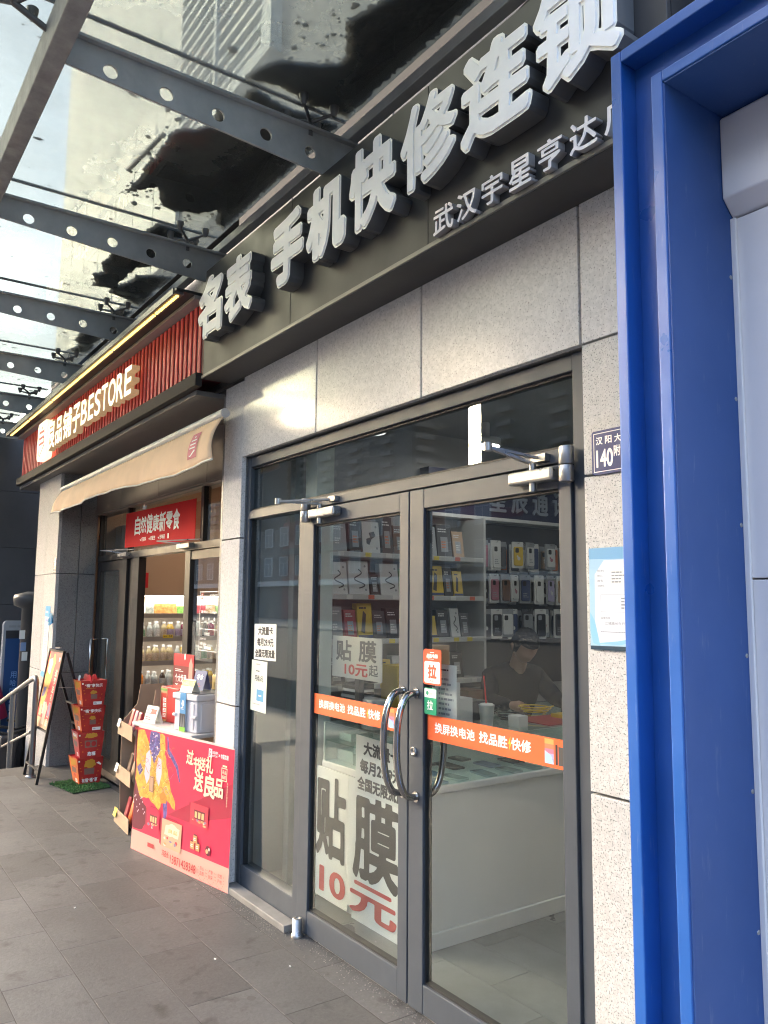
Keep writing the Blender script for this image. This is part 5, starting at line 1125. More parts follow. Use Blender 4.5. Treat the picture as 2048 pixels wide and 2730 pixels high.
for i, (c, w, h) in enumerate((((.25, .30, .27), .10, .10), ((.28, .32, .30), .10, .095), ((.30, .33, .30), .09, .10), ((.62, .30, .10), .14, .125), ((.66, .34, .12), .14, .13), ((.20, .45, .10), .10, .10), ((.24, .48, .12), .10, .095), ((.45, .07, .09), .12, .11), ((.5, .35, .2), .12, .12), ((.3, .5, .2), .12, .11))):
    y = 2.70 + i * .115; z = 1.454
    b = MB(); n = 6
    b.hexa([(-8.56, y - w / 2, z), (-8.48, y - w / 2, z), (-8.48, y + w / 2, z), (-8.56, y + w / 2, z), (-8.53, y - w / 2 * .95, z + h), (-8.51, y - w / 2 * .95, z + h), (-8.51, y + w / 2 * .95, z + h), (-8.53, y + w / 2 * .95, z + h)])
    tag(b.build('snack_pouch', M('pouch_%d' % i, c, .3, var=(30, .5)), None, .008), '%s foil snack pouch, %s along the top lit shelf' % (('grey green', 'grey green', 'grey', 'orange', 'orange', 'bright green', 'bright green', 'dark red', 'tan', 'green')[i], ordw[i]), 'snack pouch', 'snack pouches on the top lit shelf')
pt = thing('price_tag', 'yellow price tag on the second lit shelf rail', 'price tag', (-8.41, 3.12, 1.2)); ch('card', M('tag_yellow', (.75, .55, .05), .5), pt, (-8.411, -8.409, 3.05, 3.16, 1.21, 1.245)); P = Print(WX(-8.409, 3.05, 1.21), .0004); P.lines(ink, .008, .012, .06, .025, 1).text(ink, '5.0', .07, .008, .10, .028, .03); P.build('lettering', pt)
rl = thing('wall_emblem', 'small red square emblem on the tan wall by the opening', 'sign', (-8.70, 2.78, 1.85)); ch('plate', red, rl, (-8.399, -8.39, 2.68, 2.86, 1.74, 1.90))
# ------------------------------------------------------------------ goods in the snack shop doorway
tb = thing('display_table', 'pale topped display table behind the leaning red poster', 'table', (-5.4, 2.2, ZG), rotz=R_(8))
def LB(p, name, m, *bx, bevel=0.):
    b = MB()
    for q in bx: b.box(*q)
    return b.build(name, m, p, bevel)
LB(tb, 'table_top', M('table_top_grey', (.55, .53, .52), .4), (-.48, .36, -.22, .26, .755, .78), bevel=.006); LB(tb, 'apron', M('apron_red', (.40, .02, .03), .5), (-.46, .34, -.20, -.19, .50, .7545))
for x in (-.46, .31): LB(tb, 'leg', E_, (x, x + .03, -.19, -.16, 0, .7545)); LB(tb, 'leg', E_, (x, x + .03, .21, .24, 0, .7545))
# white plastic crate
cr = thing('plastic_crate', 'white folding plastic crate with blue and green paper sleeve', 'crate', (-5.23, 2.20, .742), rotz=R_(11))
cw_ = M('crate_plastic', (.68, .66, .69), .4)
LB(cr, 'box', cw_, (-.135, .135, -.14, .28, 0, .205), bevel=.006); LB(cr, 'lid_rim', cw_, (-.148, .148, -.153, .293, .2055, .245), bevel=.006)
for x in (-.10, .06): LB(cr, 'side_panel', cw_, (x, x + .045, -.146, -.1405, .02, .19), bevel=.003)
for y in (-.11, .0, .14): LB(cr, 'side_panel', cw_, (.1355, .141, y, y + .09, .02, .185), bevel=.003)
b = MB(); b.tube([(.10, -.15, .10), (.141, -.15, .10)], .011, 8); b.build('hinge', cw_, cr); b = MB(); b.tube([(-.13, -.15, .10), (-.10, -.15, .10)], .011, 8); b.build('hinge', cw_, cr)
LB(cr, 'hand_slot', M('slot_dark', (.02, .02, .02), .7), (.1485, .1495, .02, .18, .175, .20)); LB(cr, 'lid', M('lid_dark', (.12, .13, .15), .4), (-.13, .13, -.135, .275, .2455, .250))
sl = LB(cr, 'paper_sleeve', M('sleeve_blue', (.10, .30, .55), .5), (-.045, .025, -.1565, -.1545, .0, .252))
P = Print(Frame((-.045, -.157, 0), (1, 0, 0), (0, 0, 1)), .0004); P.rect(M('sleeve_dark', (.06, .06, .065), .5), 0, .02, .07, .115).rect(M('sleeve_green', (.25, .55, .06), .5), 0, 0, .07, .028).poly(E_, [(.015, .03), (.022, .11), (.03, .03)]).poly(E_, [(.04, .03), (.048, .108), (.056, .03)]).poly(pwhite, [(.02, .18), (.03, .205), (.05, .2), (.045, .165), (.03, .16)]).lines(pwhite, .012, .14, .06, .16, 2); P.build('print', sl)
def tent(x, y, z, w, h, rz, m, label, deco):
    o = thing('price_card', label, 'price card', (x, y, z), rotz=rz); b = MB(); b.prism([(-.035, 0), (0, h), (.035, 0), (.032, 0), (0, h - .006), (-.032, 0)], lambda u, v, d: (d, u, v), -w / 2, w / 2); b.build('card', m, o)
    fr = Frame((-w / 2, -.0355, 0), (1, 0, 0), (0, .035, h)); P = Print(fr, .0006); deco(P, w, h); P.build('lettering', o)
yel = M('tag_bright_yellow', (.80, .66, .03), .5)
tent(-5.235, 2.10, .993, .15, .085, R_(10), paper, 'white and yellow price tent on top of the white crate', lambda P, w, h: P.rect(yel, 0, h * .5, w, h).text(ink, '5.0', w * .6, h * .62, w * .9, h * .88, .03).lines(ink, .02, h * .65, w * .5, h * .8, 1).lines(E_, .04, .01, w - .04, .03, 1))
tent(-5.33, 2.22, .993, .13, .13, R_(14), M('card_blue', (.06, .09, .24), .4), 'navy folded card behind the yellow price tent', lambda P, w, h: P.text(pwhite, '零食', .03, .07, .10, .11, .02).lines(R__, .02, .02, w - .02, .05, 2))
gb = thing('gift_box', 'yellow and green gift box with handle on the crate', 'gift box', (-5.17, 2.36, .993), rotz=R_(10)); LB(gb, 'carton', M('gift_yellow', (.66, .52, .22), .45), (-.16, .02, -.04, .08, 0, .10), bevel=.004); LB(gb, 'carton_side', M('gift_green', (.16, .33, .06), .45), (.0205, .12, -.04, .08, 0, .098), bevel=.004)
b = MB(); b.tube([(-.06, 0, .10)] + [(-.06 + .035 - .035 * math.cos(t), 0, .10 + .055 * math.sin(t)) for t in (.3, .8, 1.3, 1.8, 2.3, 2.8)] + [(.01, 0, .10)], .007, 8); b.build('handle', M('gift_yellow', (.66, .52, .22), .45), gb)
rg = thing('red_gift_box', 'red and green gift carton with white panel left of the crate', 'gift box', (-5.66, 2.16, .742), rotz=R_(6)); LB(rg, 'carton', M('gift_red', (.50, .03, .03), .45), (-.12, .15, -.05, .10, 0, .245), bevel=.004); LB(rg, 'carton_front', M('gift_tan', (.50, .33, .16), .5), (-.125, -.02, -.0515, -.0505, 0, .235))
P = Print(Frame((-.125, -.0518, 0), (1, 0, 0), (0, 0, 1)), .0004); P.rect(M('gift_red2', (.55, .05, .03), .45), .012, .015, .10, .20).rect(MATS['gift_green'], 0, .215, .105, .23)
for j in range(4):
    for i in range(2): P.rect(pwhite, .045 + i * .026, .03 + j * .036, .066 + i * .026, .058 + j * .036); P.lines(redtxt, .047 + i * .026, .034 + j * .036, .064 + i * .026, .054 + j * .036, 2)
P.build('print', rg)
sc_ = thing('standing_card', 'tall dark red advert card standing behind the gift boxes', 'sign', (-5.76, 2.26, .742), rotz=R_(6)); LB(sc_, 'card', M('card_darkred', (.22, .02, .02), .45), (-.17, .15, 0, .004, 0, .47), bevel=.001)
P = Print(Frame((-.17, -.0005, 0), (1, 0, 0), (0, 0, 1)), .0004); P.rect(M('card_red', (.50, .02, .03), .45), 0, .38, .32, .47).text(pwhite, '个大饱满', .03, .26, .21, .32, .025).lines(pwhite, .03, .335, .17, .36, 2).poly(M('card_pink', (.62, .35, .28), .5), [(.24, .245), (.30, .245), (.30, .40), (.275, .45), (.245, .40)]).poly(pwhite, circ(.012, 10, .18, .45, .025)).poly(pwhite, [(.03, .25), (.06, .235), (.09, .25), (.06, .245)]); P.build('print', sc_)
tent(-5.70, 2.02, .742, .15, .115, R_(12), paper, 'white and red price card at the table front edge', lambda P, w, h: P.rect(M('tag_red', (.6, .08, .06), .5), w * .15, h * .55, w * .9, h * .85).lines(redtxt, .02, h * .15, w * .7, h * .4, 2).rect(pwhite, w * .2, h * .6, w * .45, h * .8))
# cardboard display rack
kr = M('kraft_card', (.36, .25, .16), .8, var=(6, .1)); kd = M('kraft_inside', (.20, .13, .085), .8)
ck = thing('cardboard_rack', 'brown cardboard display rack behind the left end of the poster', 'display rack', (-6.0, 2.1, ZG), rotz=R_(-4))
for x in (-.22, .20): b = MB(); b.prism([(-.17, 0), (.16, 0), (.16, 1.0), (-.02, 1.0), (-.04, .86), (-.17, .70), (-.15, .66), (-.15, .40), (-.17, .38), (-.15, .35), (-.14, .06)], lambda u, v, d: (d, u, v), x, x + .006); b.build('side_panel', kr, ck)
LB(ck, 'back_panel', kd, (-.213, .199, .14, .146, 0, .99))
for z in (.02, .34, .66): LB(ck, 'tray', kd, (-.213, .199, -.14, .139, z, z + .006)); LB(ck, 'tray_front', kr, (-.222, .206, -.178, -.172, z - .02, z + .085), bevel=.001)
for k, (x, z, m) in enumerate(((-.12, .667, R__), (-.02, .667, P_), (.08, .667, R__), (-.10, .347, N_), (.02, .347, T_), (-.12, .027, R__), (.0, .027, O_), (.1, .027, R__))):
    b = MB(); b.hexa([(x - .04, -.13, z), (x + .04, -.13, z), (x + .04, -.06, z), (x - .04, -.06, z), (x - .035, -.09, z + .16), (x + .035, -.09, z + .16), (x + .035, -.075, z + .16), (x - .035, -.075, z + .16)])
    o = b.build('snack_packet', m, None, .008); o.location = (-6.0, 2.1, ZG); o.rotation_euler = (0, 0, R_(-4)); tag(o, '%s snack packet, %s in the cardboard rack counted from the top tray' % (names[id(m)], ordw[k]), 'snack packet', 'packets in the cardboard rack')
for k, (x, z) in enumerate(((-.16, .73), (-.18, .40), (-.16, .08))):
    b = MB(); b.obox((x, -.185, z), (1, 0, 0), (0, .3, 1), (0, 1, -.3), .035, .03, .001); o = b.build('tag', (paper, paper, yel)[k], ck)
# ------------------------------------------------------------------ red poster board leaning at the pillar
rp_ = thing('red_poster_board', 'red and peach festival poster board leaning in front of the table', 'poster', (-5.50, 1.83, ZG), rotz=R_(9.27))
LEAN = .022; PW, PH = 1.155, .80
fr = Frame((0, 0, 0), (1, 0, 0), (0, LEAN, PH)); pred = M('poster_red', (.70, .018, .07), .45, var=(3, .05)); ppeach = M('poster_peach', (.72, .36, .28), .45)
b = MB(); b.prism([(.0, 0), (PW, 0), (PW - .004, PH - .01), (PW - .02, PH), (.005, PH)], fr, -.006, 0); b.build('board', M('foam_edge', (.62, .55, .50), .7), rp_)
P = Print(fr, .0004)
pcrim = M('poster_crimson', (.40, .012, .045), .4); gold = M('poster_gold', (.66, .36, .05), .45, var=(30, .35)); purp = M('poster_purple', (.12, .08, .26), .45, var=(40, .6)); pink2 = M('poster_pink', (.72, .52, .58), .45); dkm = M('poster_maroon', (.16, .012, .03), .45)
P.rect(pred, .002, 0, PW - .002, PH - .012).poly(pcrim, [(.45, .30), (.72, .30), (1.15, .41), (1.15, .60), (.80, .45)])
P.poly(ppeach, [(.002, .002), (PW - .002, .002), (PW - .002, .135), (.002, .128)]).poly(pred, [(.0025, .128), (PW - .0025, .1352), (PW - .0025, .41), (.70, .30), (.40, .22), (.0025, .25)])
# flowing gold and violet drapery (plain decoration)
def wavy(pts, seed, amp): return ragged(pts, seed, amp, .03)
P.fill(gold, [wavy([(.004, .77), (.09, .78), (.16, .70), (.30, .78), (.36, .77), (.37, .66), (.42, .56), (.46, .47), (.52, .40), (.53, .34), (.40, .40), (.33, .30), (.20, .36), (.08, .34), (.004, .45)], 31, .008)])
P.fill(dkm, [wavy([(.004, .45), (.08, .35), (.17, .30), (.20, .23), (.14, .15), (.004, .14)], 32, .006)])
P.fill(pink2, [wavy([(.13, .63), (.17, .66), (.20, .60), (.19, .48), (.16, .44), (.12, .50)], 33, .003)]).fill(pink2, [wavy([(.29, .63), (.33, .62), (.345, .53), (.32, .45), (.285, .48), (.27, .55)], 34, .003)])
P.fill(purp, [wavy([(.17, .78), (.29, .78), (.31, .68), (.27, .63), (.24, .58), (.20, .64), (.16, .69)], 35, .005)]).fill(purp, [wavy([(.40, .77), (.42, .70), (.48, .66), (.54, .61), (.575, .52), (.565, .51), (.52, .59), (.46, .635), (.405, .67), (.385, .77)], 36, .002)]).fill(purp, [wavy([(.38, .36), (.43, .38), (.44, .30), (.42, .23), (.37, .22), (.40, .28)], 37, .004)]).fill(purp, [wavy([(.02, .53), (.06, .56), (.10, .52), (.06, .48)], 38, .004)])
P.fill(M('poster_orange', (.72, .22, .03), .45), [wavy([(.33, .40), (.38, .43), (.43, .40), (.42, .36), (.36, .35)], 39, .003)])
lnm = M('poster_line', (.30, .16, .03), .5)
for k in range(46):
    lnm = M('poster_line_%d' % (k % 4), ((.30, .16, .03), (.75, .60, .30), (.45, .06, .05), (.16, .12, .32))[k % 4], .5)
    r2 = random.Random(100 + k); x, y = r2.uniform(.03, .42), r2.uniform(.36, .74); pts = [(x + .02 * t, y + .022 * math.sin(t * 1.1 + k)) for t in range(5)]
    for p, q in zip(pts[:-1], pts[1:]): P.poly(lnm, [(p[0], p[1]), (q[0], q[1]), (q[0], q[1] + .0028), (p[0], p[1] + .0028)])
P.rect(M('poster_tan', (.50, .30, .18), .5), .20, .40, .255, .50).frame(dkm, .205, .405, .25, .495, .003)
for k in range(40):
    r2 = random.Random(300 + k); P.poly(M('poster_fleck_%d' % (k % 3), ((.70, .68, .75), (.72, .45, .55), (.20, .30, .55))[k % 3], .5), circ(r2.uniform(.003, .007), 6, r2.uniform(.17, .30), r2.uniform(.62, .77)))
for k in range(14): P.poly(pink2, circ(.006, 7, .008 + .012 * k, .30 + .05 * math.sin(k * .9)))
# gift boxes in the artwork
def gbox(u, v, w, h, m, dark, seed):
    P.poly(pcrim, [(u - .02, v + .012), (u, v), (u, v + h), (u - .02, v + h - .006)]).rect(m, u, v, u + w, v + h); r3 = random.Random(seed)
    P.poly(pcrim, [(u + .01, v + h), (u + w * .3, v + h + .018), (u + w * .7, v + h + .018), (u + w - .01, v + h), (u + w * .66, v + h + .01), (u + w * .34, v + h + .01)])
    for i in range(10): P.poly(M('poster_mix_%d' % (i % 5), ((.70, .45, .20), (.65, .60, .50), (.55, .05, .06), (.25, .20, .30), (.60, .30, .12))[i % 5], .5), [(p[0], p[1]) for p in circ(r3.uniform(.008, .02), 6, u + w * r3.uniform(.15, .85), v + h * r3.uniform(.08, .35), r3.uniform(.006, .012))])
    if dark: P.rect(dkm, u + w * .22, v + h * .3, u + w * .82, v + h * .72); [P.rect(M('poster_mix_0', (.7, .45, .2), .5), u + w * (.26 + .19 * i), v + h * .36, u + w * (.39 + .19 * i), v + h * .64) for i in range(3)]
    else: P.fill(M('poster_cream', (.74, .60, .42), .5), [wavy([(u + w * .15, v + h * .45), (u + w * .85, v + h * .45), (u + w * .9, v + h * .8), (u + w * .5, v + h * .92), (u + w * .2, v + h * .8)], seed, .004)]).text(gold, '良品', u + w * .35, v + h * .56, u + w * .8, v + h * .7, .02)
gbox(.20, .175, .16, .125, pred, True, 1); gbox(.72, .30, .20, .125, M('poster_rose', (.66, .04, .07), .45), True, 2); gbox(.395, .105, .24, .165, M('poster_cream2', (.66, .36, .22), .5), False, 3)
for k, (u, v) in enumerate(((.74, .16), (.80, .16), (.77, .20))): P.rect(M('poster_mix_4', (.6, .3, .12), .5), u, v, u + .045, v + .042).rect(dkm, u + .005, v + .042, u + .04, v + .05).lines(pwhite, u + .005, v + .01, u + .04, v + .03, 2)
P.poly(dkm, circ(.028, 9, .935, .185, .03)).poly(MATS['poster_mix_0'], circ(.014, 7, .925, .18)).poly(MATS['poster_mix_1'], circ(.010, 6, .948, .195))
ptx = M('poster_pale_gold', (.80, .66, .46), .5)
for c, u, v, s_ in (('过', .64, .64, .08), ('节', .72, .60, .085), ('送', .79, .625, .07), ('礼', .86, .62, .085), ('送', .74, .50, .105), ('良', .855, .48, .12), ('品', .965, .50, .095)): P.text(ptx, c, u, v, u + s_, v + s_ * 1.12, .035, 1., .06)
P.rect(pwhite, .89, .715, .925, .765).text(pcrim, '良', .895, .722, .92, .758, .02).text(pwhite, '良品铺子', .93, .738, .99, .756, .015).text(pwhite, 'BESTORE', .93, .722, .985, .733, .01).text(pwhite, '×', .997, .73, 1.01, .745, .02).text(pwhite, '中国京剧', 1.02, .722, 1.10, .75, .03)
P.frame(ptx, 1.035, .60, 1.095, .675, .005).text(ptx, '名品', 1.045, .64, 1.085, .662, .02).text(ptx, '临家', 1.045, .612, 1.085, .634, .02).rect(ptx, 1.045, .68, 1.09, .69).lines(ptx, 1.10, .46, 1.11, .60, 9, .5)
P.rect(redtxt, .23, .062, .31, .088).text(redtxt, '冯店长', .415, .045, .50, .085, .02).text(redtxt, '13871428348', .52, .025, .815, .075, .012)
for i, (a, c) in enumerate((('良心', '品质'), ('产季', '鲜采'), ('优质', '产地'))):
    u = .885 + i * .095; P.text(redtxt, a, u - .022, .066, u + .022, .088, .0).text(redtxt, c, u - .022, .036, u + .022, .058, .0)
    for t in range(14):
        a0 = R_(140 + t * 20)
        if math.sin(a0) < .5: P.poly(M('poster_deep_peach', (.60, .20, .15), .5), circ(.0035, 5, u + .042 * math.cos(a0), .06 + .05 * math.sin(a0)))
P.build('print', rp_)
# ------------------------------------------------------------------ A-frame stand
af = thing('a_frame_sign', 'black A-frame stand with tall red food poster by the snack shop', 'sign', (-8.05, 1.72, ZG))
bk = M('frame_black', (.014, .014, .015), .4, .3)
T0, T1 = (1.72, ZG), (1.90, 1.135)
def fp(s): return (T0[0] + (T1[0] - T0[0]) * s, T0[1] + (T1[1] - T0[1]) * s)
for x in (-8.315, -7.795): b = MB(); b.bar((x, *T0), (x, *T1), .024, .024); b.build('leg', bk, af); b = MB(); b.bar((x, 1.925, 1.12), (x + .01, 2.28, ZG), .022, .022); b.build('leg', bk, af)
for s in (.10, .385, .99): y, z = fp(s); b = MB(); b.bar((-8.305, y, z), (-7.805, y, z), .022, .018); b.build('crossbar', bk, af)
for z, y in ((.42, 2.125), (.62, 2.07)): b = MB(); b.bar((-8.31, y, z), (-7.79, y, z), .016, .016); b.build('crossbar', bk, af)
b = MB(); b.bar((-7.80, fp(.72)[0], fp(.72)[1]), (-7.795, 2.02, .80), .012, .004); b.build('stay', steel, af); b = MB(); b.bar((-8.1, 1.90, 1.15), (-7.98, 1.91, 1.155), .02, .012); b.build('clip', steel, af)
y0, z0 = fp(.395); fr = Frame((-8.30, y0 - .004, z0), (1, 0, 0), (0, T1[0] - T0[0], T1[1] - T0[1])); L_p = (T1[1] - z0) * math.hypot(1, .153) - .02
b = MB(); b.prism([(0, 0), (.494, 0), (.494, L_p), (0, L_p)], fr, -.006, 0); pn = b.build('poster_panel', M('aframe_red', (.55, .02, .03), .4), af)
P = Print(fr, .0004); P.rect(M('aframe_tan', (.52, .30, .17), .5), 0, 0, .494, .085).fill(gold, [ragged([(.02, .16), (.16, .20), (.25, .40), (.30, .62), (.24, L_p - .02), (.02, L_p - .02)], 51, .012, .03)]).fill(pink2, [ragged([(.08, .50), (.17, .48), (.20, .60), (.12, .68), (.06, .60)], 52, .006, .03)]).fill(purp, [ragged([(.02, .26), (.12, .28), (.16, .36), (.06, .36)], 53, .006, .03)]).fill(dkm, [ragged([(.05, .62), (.20, .64), (.18, .72), (.06, .70)], 54, .006, .03)])
for i, c in enumerate('过节送礼送良品'): P.text(ptx, c, .36, L_p - .22 - i * .075, .43, L_p - .155 - i * .075, .03)
P.rect(pwhite, .40, L_p - .08, .44, L_p - .045)
for i in range(4): P.rect(MATS['poster_mix_%d' % i], .06 + .10 * i, .10 + .02 * (i % 2), .14 + .10 * i, .20 + .03 * (i % 2))
P.fill(M('aframe_cream', (.66, .55, .38), .5), [ragged([(.20, .03), (.30, .03), (.34, .20), (.26, .24), (.22, .14)], 55, .006, .03)]); P.build('print', pn)
# ------------------------------------------------------------------ stack of red snack boxes on a green mat
mt = thing('grass_mat', 'small green artificial grass mat under the red boxes', 'mat', (-7.53, 2.03, ZG), rotz=R_(10)); LB(mt, 'backing', M('mat_back', (.02, .05, .02), .9), (-.25, .24, -.17, .17, .002, .010))
rr = random.Random(77); b = MB()
for k in range(2600):
    x, y = rr.uniform(-.255, .245), rr.uniform(-.175, .175); h = rr.uniform(.010, .022); a = rr.uniform(0, 6.3); dx, dy = .004 * math.cos(a), .004 * math.sin(a)
    b.add([(x - dx, y - dy, .009), (x + dx, y + dy, .009), (x + rr.uniform(-.008, .008), y + rr.uniform(-.008, .008), .009 + h)], [(0, 1, 2)])
o = b.build('grass', M('mat_green', (.06, .16, .04), .7, var=(20, .4)), mt); o['kind'] = 'stuff'
borange = M('box_orange', (.66, .13, .02), .4, var=(14, .35)); bred = M('box_red', (.42, .02, .02), .4, var=(10, .25)); bred2 = M('box_red_bright', (.55, .02, .03), .4, var=(10, .15))
fry = M('print_fries', (.55, .28, .03), .5); grey_m = M('print_metal', (.22, .12, .10), .5)
bx_lab = ['lowest red snack box standing on the green mat', 'second red snack box from the mat in the stack', 'third red snack box from the mat in the stack', 'topmost open red snack box of the stack by the door']
for k in range(4):
    z = ZG + .012 + k * .2275; h = .225
    o = thing('snack_box', bx_lab[k], 'box', (-7.63 + .012 * (k % 2), 2.11, z), 'stacked red snack boxes', rotz=R_((3, -2, 2, 0)[k]))
    lo_c = [(-.09, -.09), (.09, -.09), (.09, .09), (-.09, .09)]; hi_c = [(-.17, -.12), (.085, -.12), (.085, .115), (-.17, .115)]
    p = [(x, y, 0) for x, y in lo_c] + [(x, y, h) for x, y in hi_c]
    b = MB(); b.use(bred2).add(p, [(3, 2, 1, 0)]); b.use(borange if k != 1 else bred2).add(p, [(0, 1, 5, 4)]); b.use(bred).add(p, [(1, 2, 6, 5), (2, 3, 7, 6), (3, 0, 4, 7)]); b.use(bred2).add([(x * .96, y * .96, h - .012) for x, y in hi_c], [(0, 1, 2, 3)]); b.build('carton', None, o)
    A = [Vector(q) for q in p]
    # front (-y) print
    def sf_(u, v, d=0.):
        q = A[0].lerp(A[1], u).lerp(A[4].lerp(A[5], u), v); return q + Vector((0, -1, -.1)) * d
    def sr_(u, v, d=0.):
        q = A[1].lerp(A[2], u).lerp(A[5].lerp(A[6], u), v); return q + Vector((1, 0, 0)) * d
    P = Print(sf_, .0006)
    P.rect(fry, .2, .72, .8, .92).rect(grey_m, .2, .42, .75, .62).rect(fry, .15, .66, .5, .74).rect(pwhite, .45, .06, .75, .2).lines(bred2, .48, .08, .72, .18, 2).poly(bred2, circ(.09, 8, .5, .32, .06)).rect(bred, .05, .02, .95, .05)
    if k == 1: P.text(pwhite, '福利', .2, .78, .8, .92, .03)
    P.build('print', o)
    P = Print(sr_, .0006)
    if k >= 2: P.text(pwhite, '“桶”享快乐', .15, .74, .85, .88, .03).lines(fry, .18, .68, .8, .72, 1).fill(fry, [ragged([(.35, .52), (.45, .62), (.6, .60), (.65, .5), (.5, .46)], k, .02, .05)]).rect(grey_m, .38, .28, .66, .46).rect(pwhite, .5, .05, .9, .17).lines(ink, .53, .08, .7, .14, 2)
    elif k == 1: P.fill(fry, [ragged([(.25, .80), (.35, .96), (.7, .95), (.75, .82), (.5, .76)], k, .02, .05)]).rect(grey_m, .25, .40, .75, .68).poly(bred, circ(.10, 12, .38, .54, .10)).poly(bred, circ(.10, 12, .62, .54, .10)).text(pwhite, '抱福', .35, .08, .72, .24, .04)
    else: P.fill(fry, [ragged([(.25, .66), (.3, .88), (.5, .95), (.68, .88), (.72, .68), (.5, .60)], k, .03, .05)]).rect(grey_m, .25, .36, .68, .6).text(pwhite, '有福“桶”享', .12, .06, .85, .22, .03).poly(pwhite, [(.74, .78), (.84, .82), (.95, .72), (.92, .68)])
    for u, v in ((.12, .5), (.85, .45), (.8, .3), (.15, .25), (.1, .62)): P.poly(borange, circ(.035, 8, u, v, .025))
    P.rect(pwhite, .04, .86, .10, .92); P.build('print', o)
    if k == 3:
        for m_, (dx, dy) in enumerate(((-.11, -.02), (-.02, .03), (.03, -.03))):
            b = MB(); c0 = Vector((dx, dy, h - .02)); n = 12
            b.prism([(.085 * math.cos(math.pi * t / n), .07 * math.sin(math.pi * t / n)) for t in range(n + 1)], lambda u, v, d: (dx + u, dy + d, h - .02 + v), -.004, .004); b.build('flap', bred2, o)
        b = MB(); b.obox((-.10, -.085, h + .012), (1, 0, 0), (0, .2, 1), (0, 1, -.2), .03, .024, .001); b.build('label', paper, o)
# ------------------------------------------------------------------ notice strip and plate on the left pillar
pn2 = thing('pillar_notice', 'long white and blue notice strip taped on the left pillar', 'notice', (-9.0, 1.96, .9))
fr = FRONT(-8.99, 1.966, .80); b = MB(); b.prism([(0, .06), (.20, .06), (.26, .69), (.06, .69)], fr, -.0015, 0); b.build('sheet', paper, pn2)
P = Print(fr, .0004); cyb = M('print_cyan', (.08, .36, .62), .4); P.poly(cyb, [(.055, .63), (.27, .63), (.275, .74), (.05, .74)]).lines(pwhite, .08, .66, .22, .70, 1).poly(cyb, [(-.01, .02), (.20, .0), (.215, .05), (.1, .075), (-.005, .06)]).lines(MATS['print_midgrey'], .05, .12, .20, .55, 26, .4).rect(MATS['print_swatch_0'], .07, .58, .20, .605); P.build('lettering', pn2)
b = MB()
for k in range(6): b.add([(-8.70 + .02 * k, 1.955 - .02 * math.sin(k), 1.36 + .02 * math.cos(k * 1.3)), (-8.68 + .02 * k, 1.95 - .02 * math.sin(k + 1), 1.36 + .02 * math.cos(k * 1.3 + 1.3)), (-8.685 + .02 * k, 1.955, 1.47), (-8.70 + .02 * k, 1.955, 1.47)], [(0, 1, 2, 3)])
b.build('curled_corner', cyb, pn2)
p3_ = thing('small_number_plate', 'small dark number plate on the edge of the left pillar', 'sign', (-8.64, 1.965, 1.95)); fr = FRONT(-8.70, 1.965, 1.885); b = MB(); b.prism(rounded(.11, .145, .006), fr, -.004, 0); b.build('plate', navy, p3_); P = Print(fr, .0004); P.frame(pwhite, .006, .006, .104, .139, .003).lines(pwhite, .015, .10, .095, .125, 1).lines(pwhite, .03, .03, .09, .08, 2); P.build('lettering', p3_)
# ------------------------------------------------------------------ stair railing and things beyond it
rl_ = thing('stair_railing', 'grey steel handrail running down the steps past the left pillar', 'railing', (-8.1, 1.75, ZG)); rm_ = M('rail_steel', (.20, .20, .20), .35, .8)
b = MB(); b.tube([(-8.16, 1.75, .78), (-8.16, 1.75, .85), (-8.20, 1.75, .87), (-8.4, 1.75, .83), (-10.6, 1.75, .28)], .024, 10); b.build('handrail', rm_, rl_)
b = MB(); b.tube([(-8.30, 1.75, .35), (-10.6, 1.75, -.22)], .014, 8); b.build('lower_rail', rm_, rl_)
for x, zt, zb_ in ((-8.16, .84, ZG), (-9.2, .62, -.49), (-10.3, .35, -.8)): b = MB(); b.tube([(x, 1.75, zb_), (x, 1.75, zt)], .026, 10); b.lathe((x, 1.75, zb_), [(.05, 0), (.05, .012), (.028, .02)], 12); b.build('post', rm_, rl_)
tt = thing('bike_share_totem', 'blue and grey sign totem standing at the foot of the steps', 'sign', (-11, 2.05, -.8)); b = MB(); fr = WX(-10.96, 1.93, -.8); b.prism(rounded(.34, 2.14, .05), fr, -.10, 0); b.build('body', M('totem_grey', (.33, .35, .37), .4), tt)
P = Print(fr, .0006); P.rect(M('totem_blue', (.02, .07, .20), .35), .03, .10, .335, 1.92).rect(M('totem_dark', (.03, .03, .035), .4), .03, 1.92, .335, 2.02).lines(E_, .06, 2.04, .30, 2.10, 1)
for i, t in enumerate(('约顺风车', '用哈啰App')):
    for j, c in enumerate(t if i == 0 else ['用', '哈', '啰', 'A', 'p', 'p']): P.text(M('totem_text', (.20, .36, .62), .4), c, .22 - i * .11, 1.55 - j * .10 - i * .12, .29 - i * .11, 1.63 - j * .10 - i * .12, .01)
P.build('print', tt)
dc = thing('dark_column', 'round dark column with wide cap beside the totem', 'column', (-10.2, 2.06, -.8)); b = MB(); b.lathe((-10.2, 2.08, -.8), [(.10, 0), (.10, 2.30), (.19, 2.34), (.20, 2.42), (.19, 2.46), (.05, 2.50)], 20); b.build('shaft', M('column_dark', (.05, .05, .052), .5), dc)
for k, z in enumerate((.95, 1.06, 1.2)): b = MB(); b.obox((-10.105 + .004 * k, 2.02 - .02 * k, z), (0, 1, 0), (0, 0, 1), (1, 0, 0), .03, .05, .002); b.build('sticker', (paper, M('sticker_blue', (.2, .3, .5), .5), paper)[k], dc)
um = thing('folded_parasol', 'pink fabric covered scooter seat canopy at the left edge', 'canopy', (-10.7, 1.83, -.8)); b = MB(); vs_ = []; pk = M('pink_cover', (.36, .02, .09), .7)
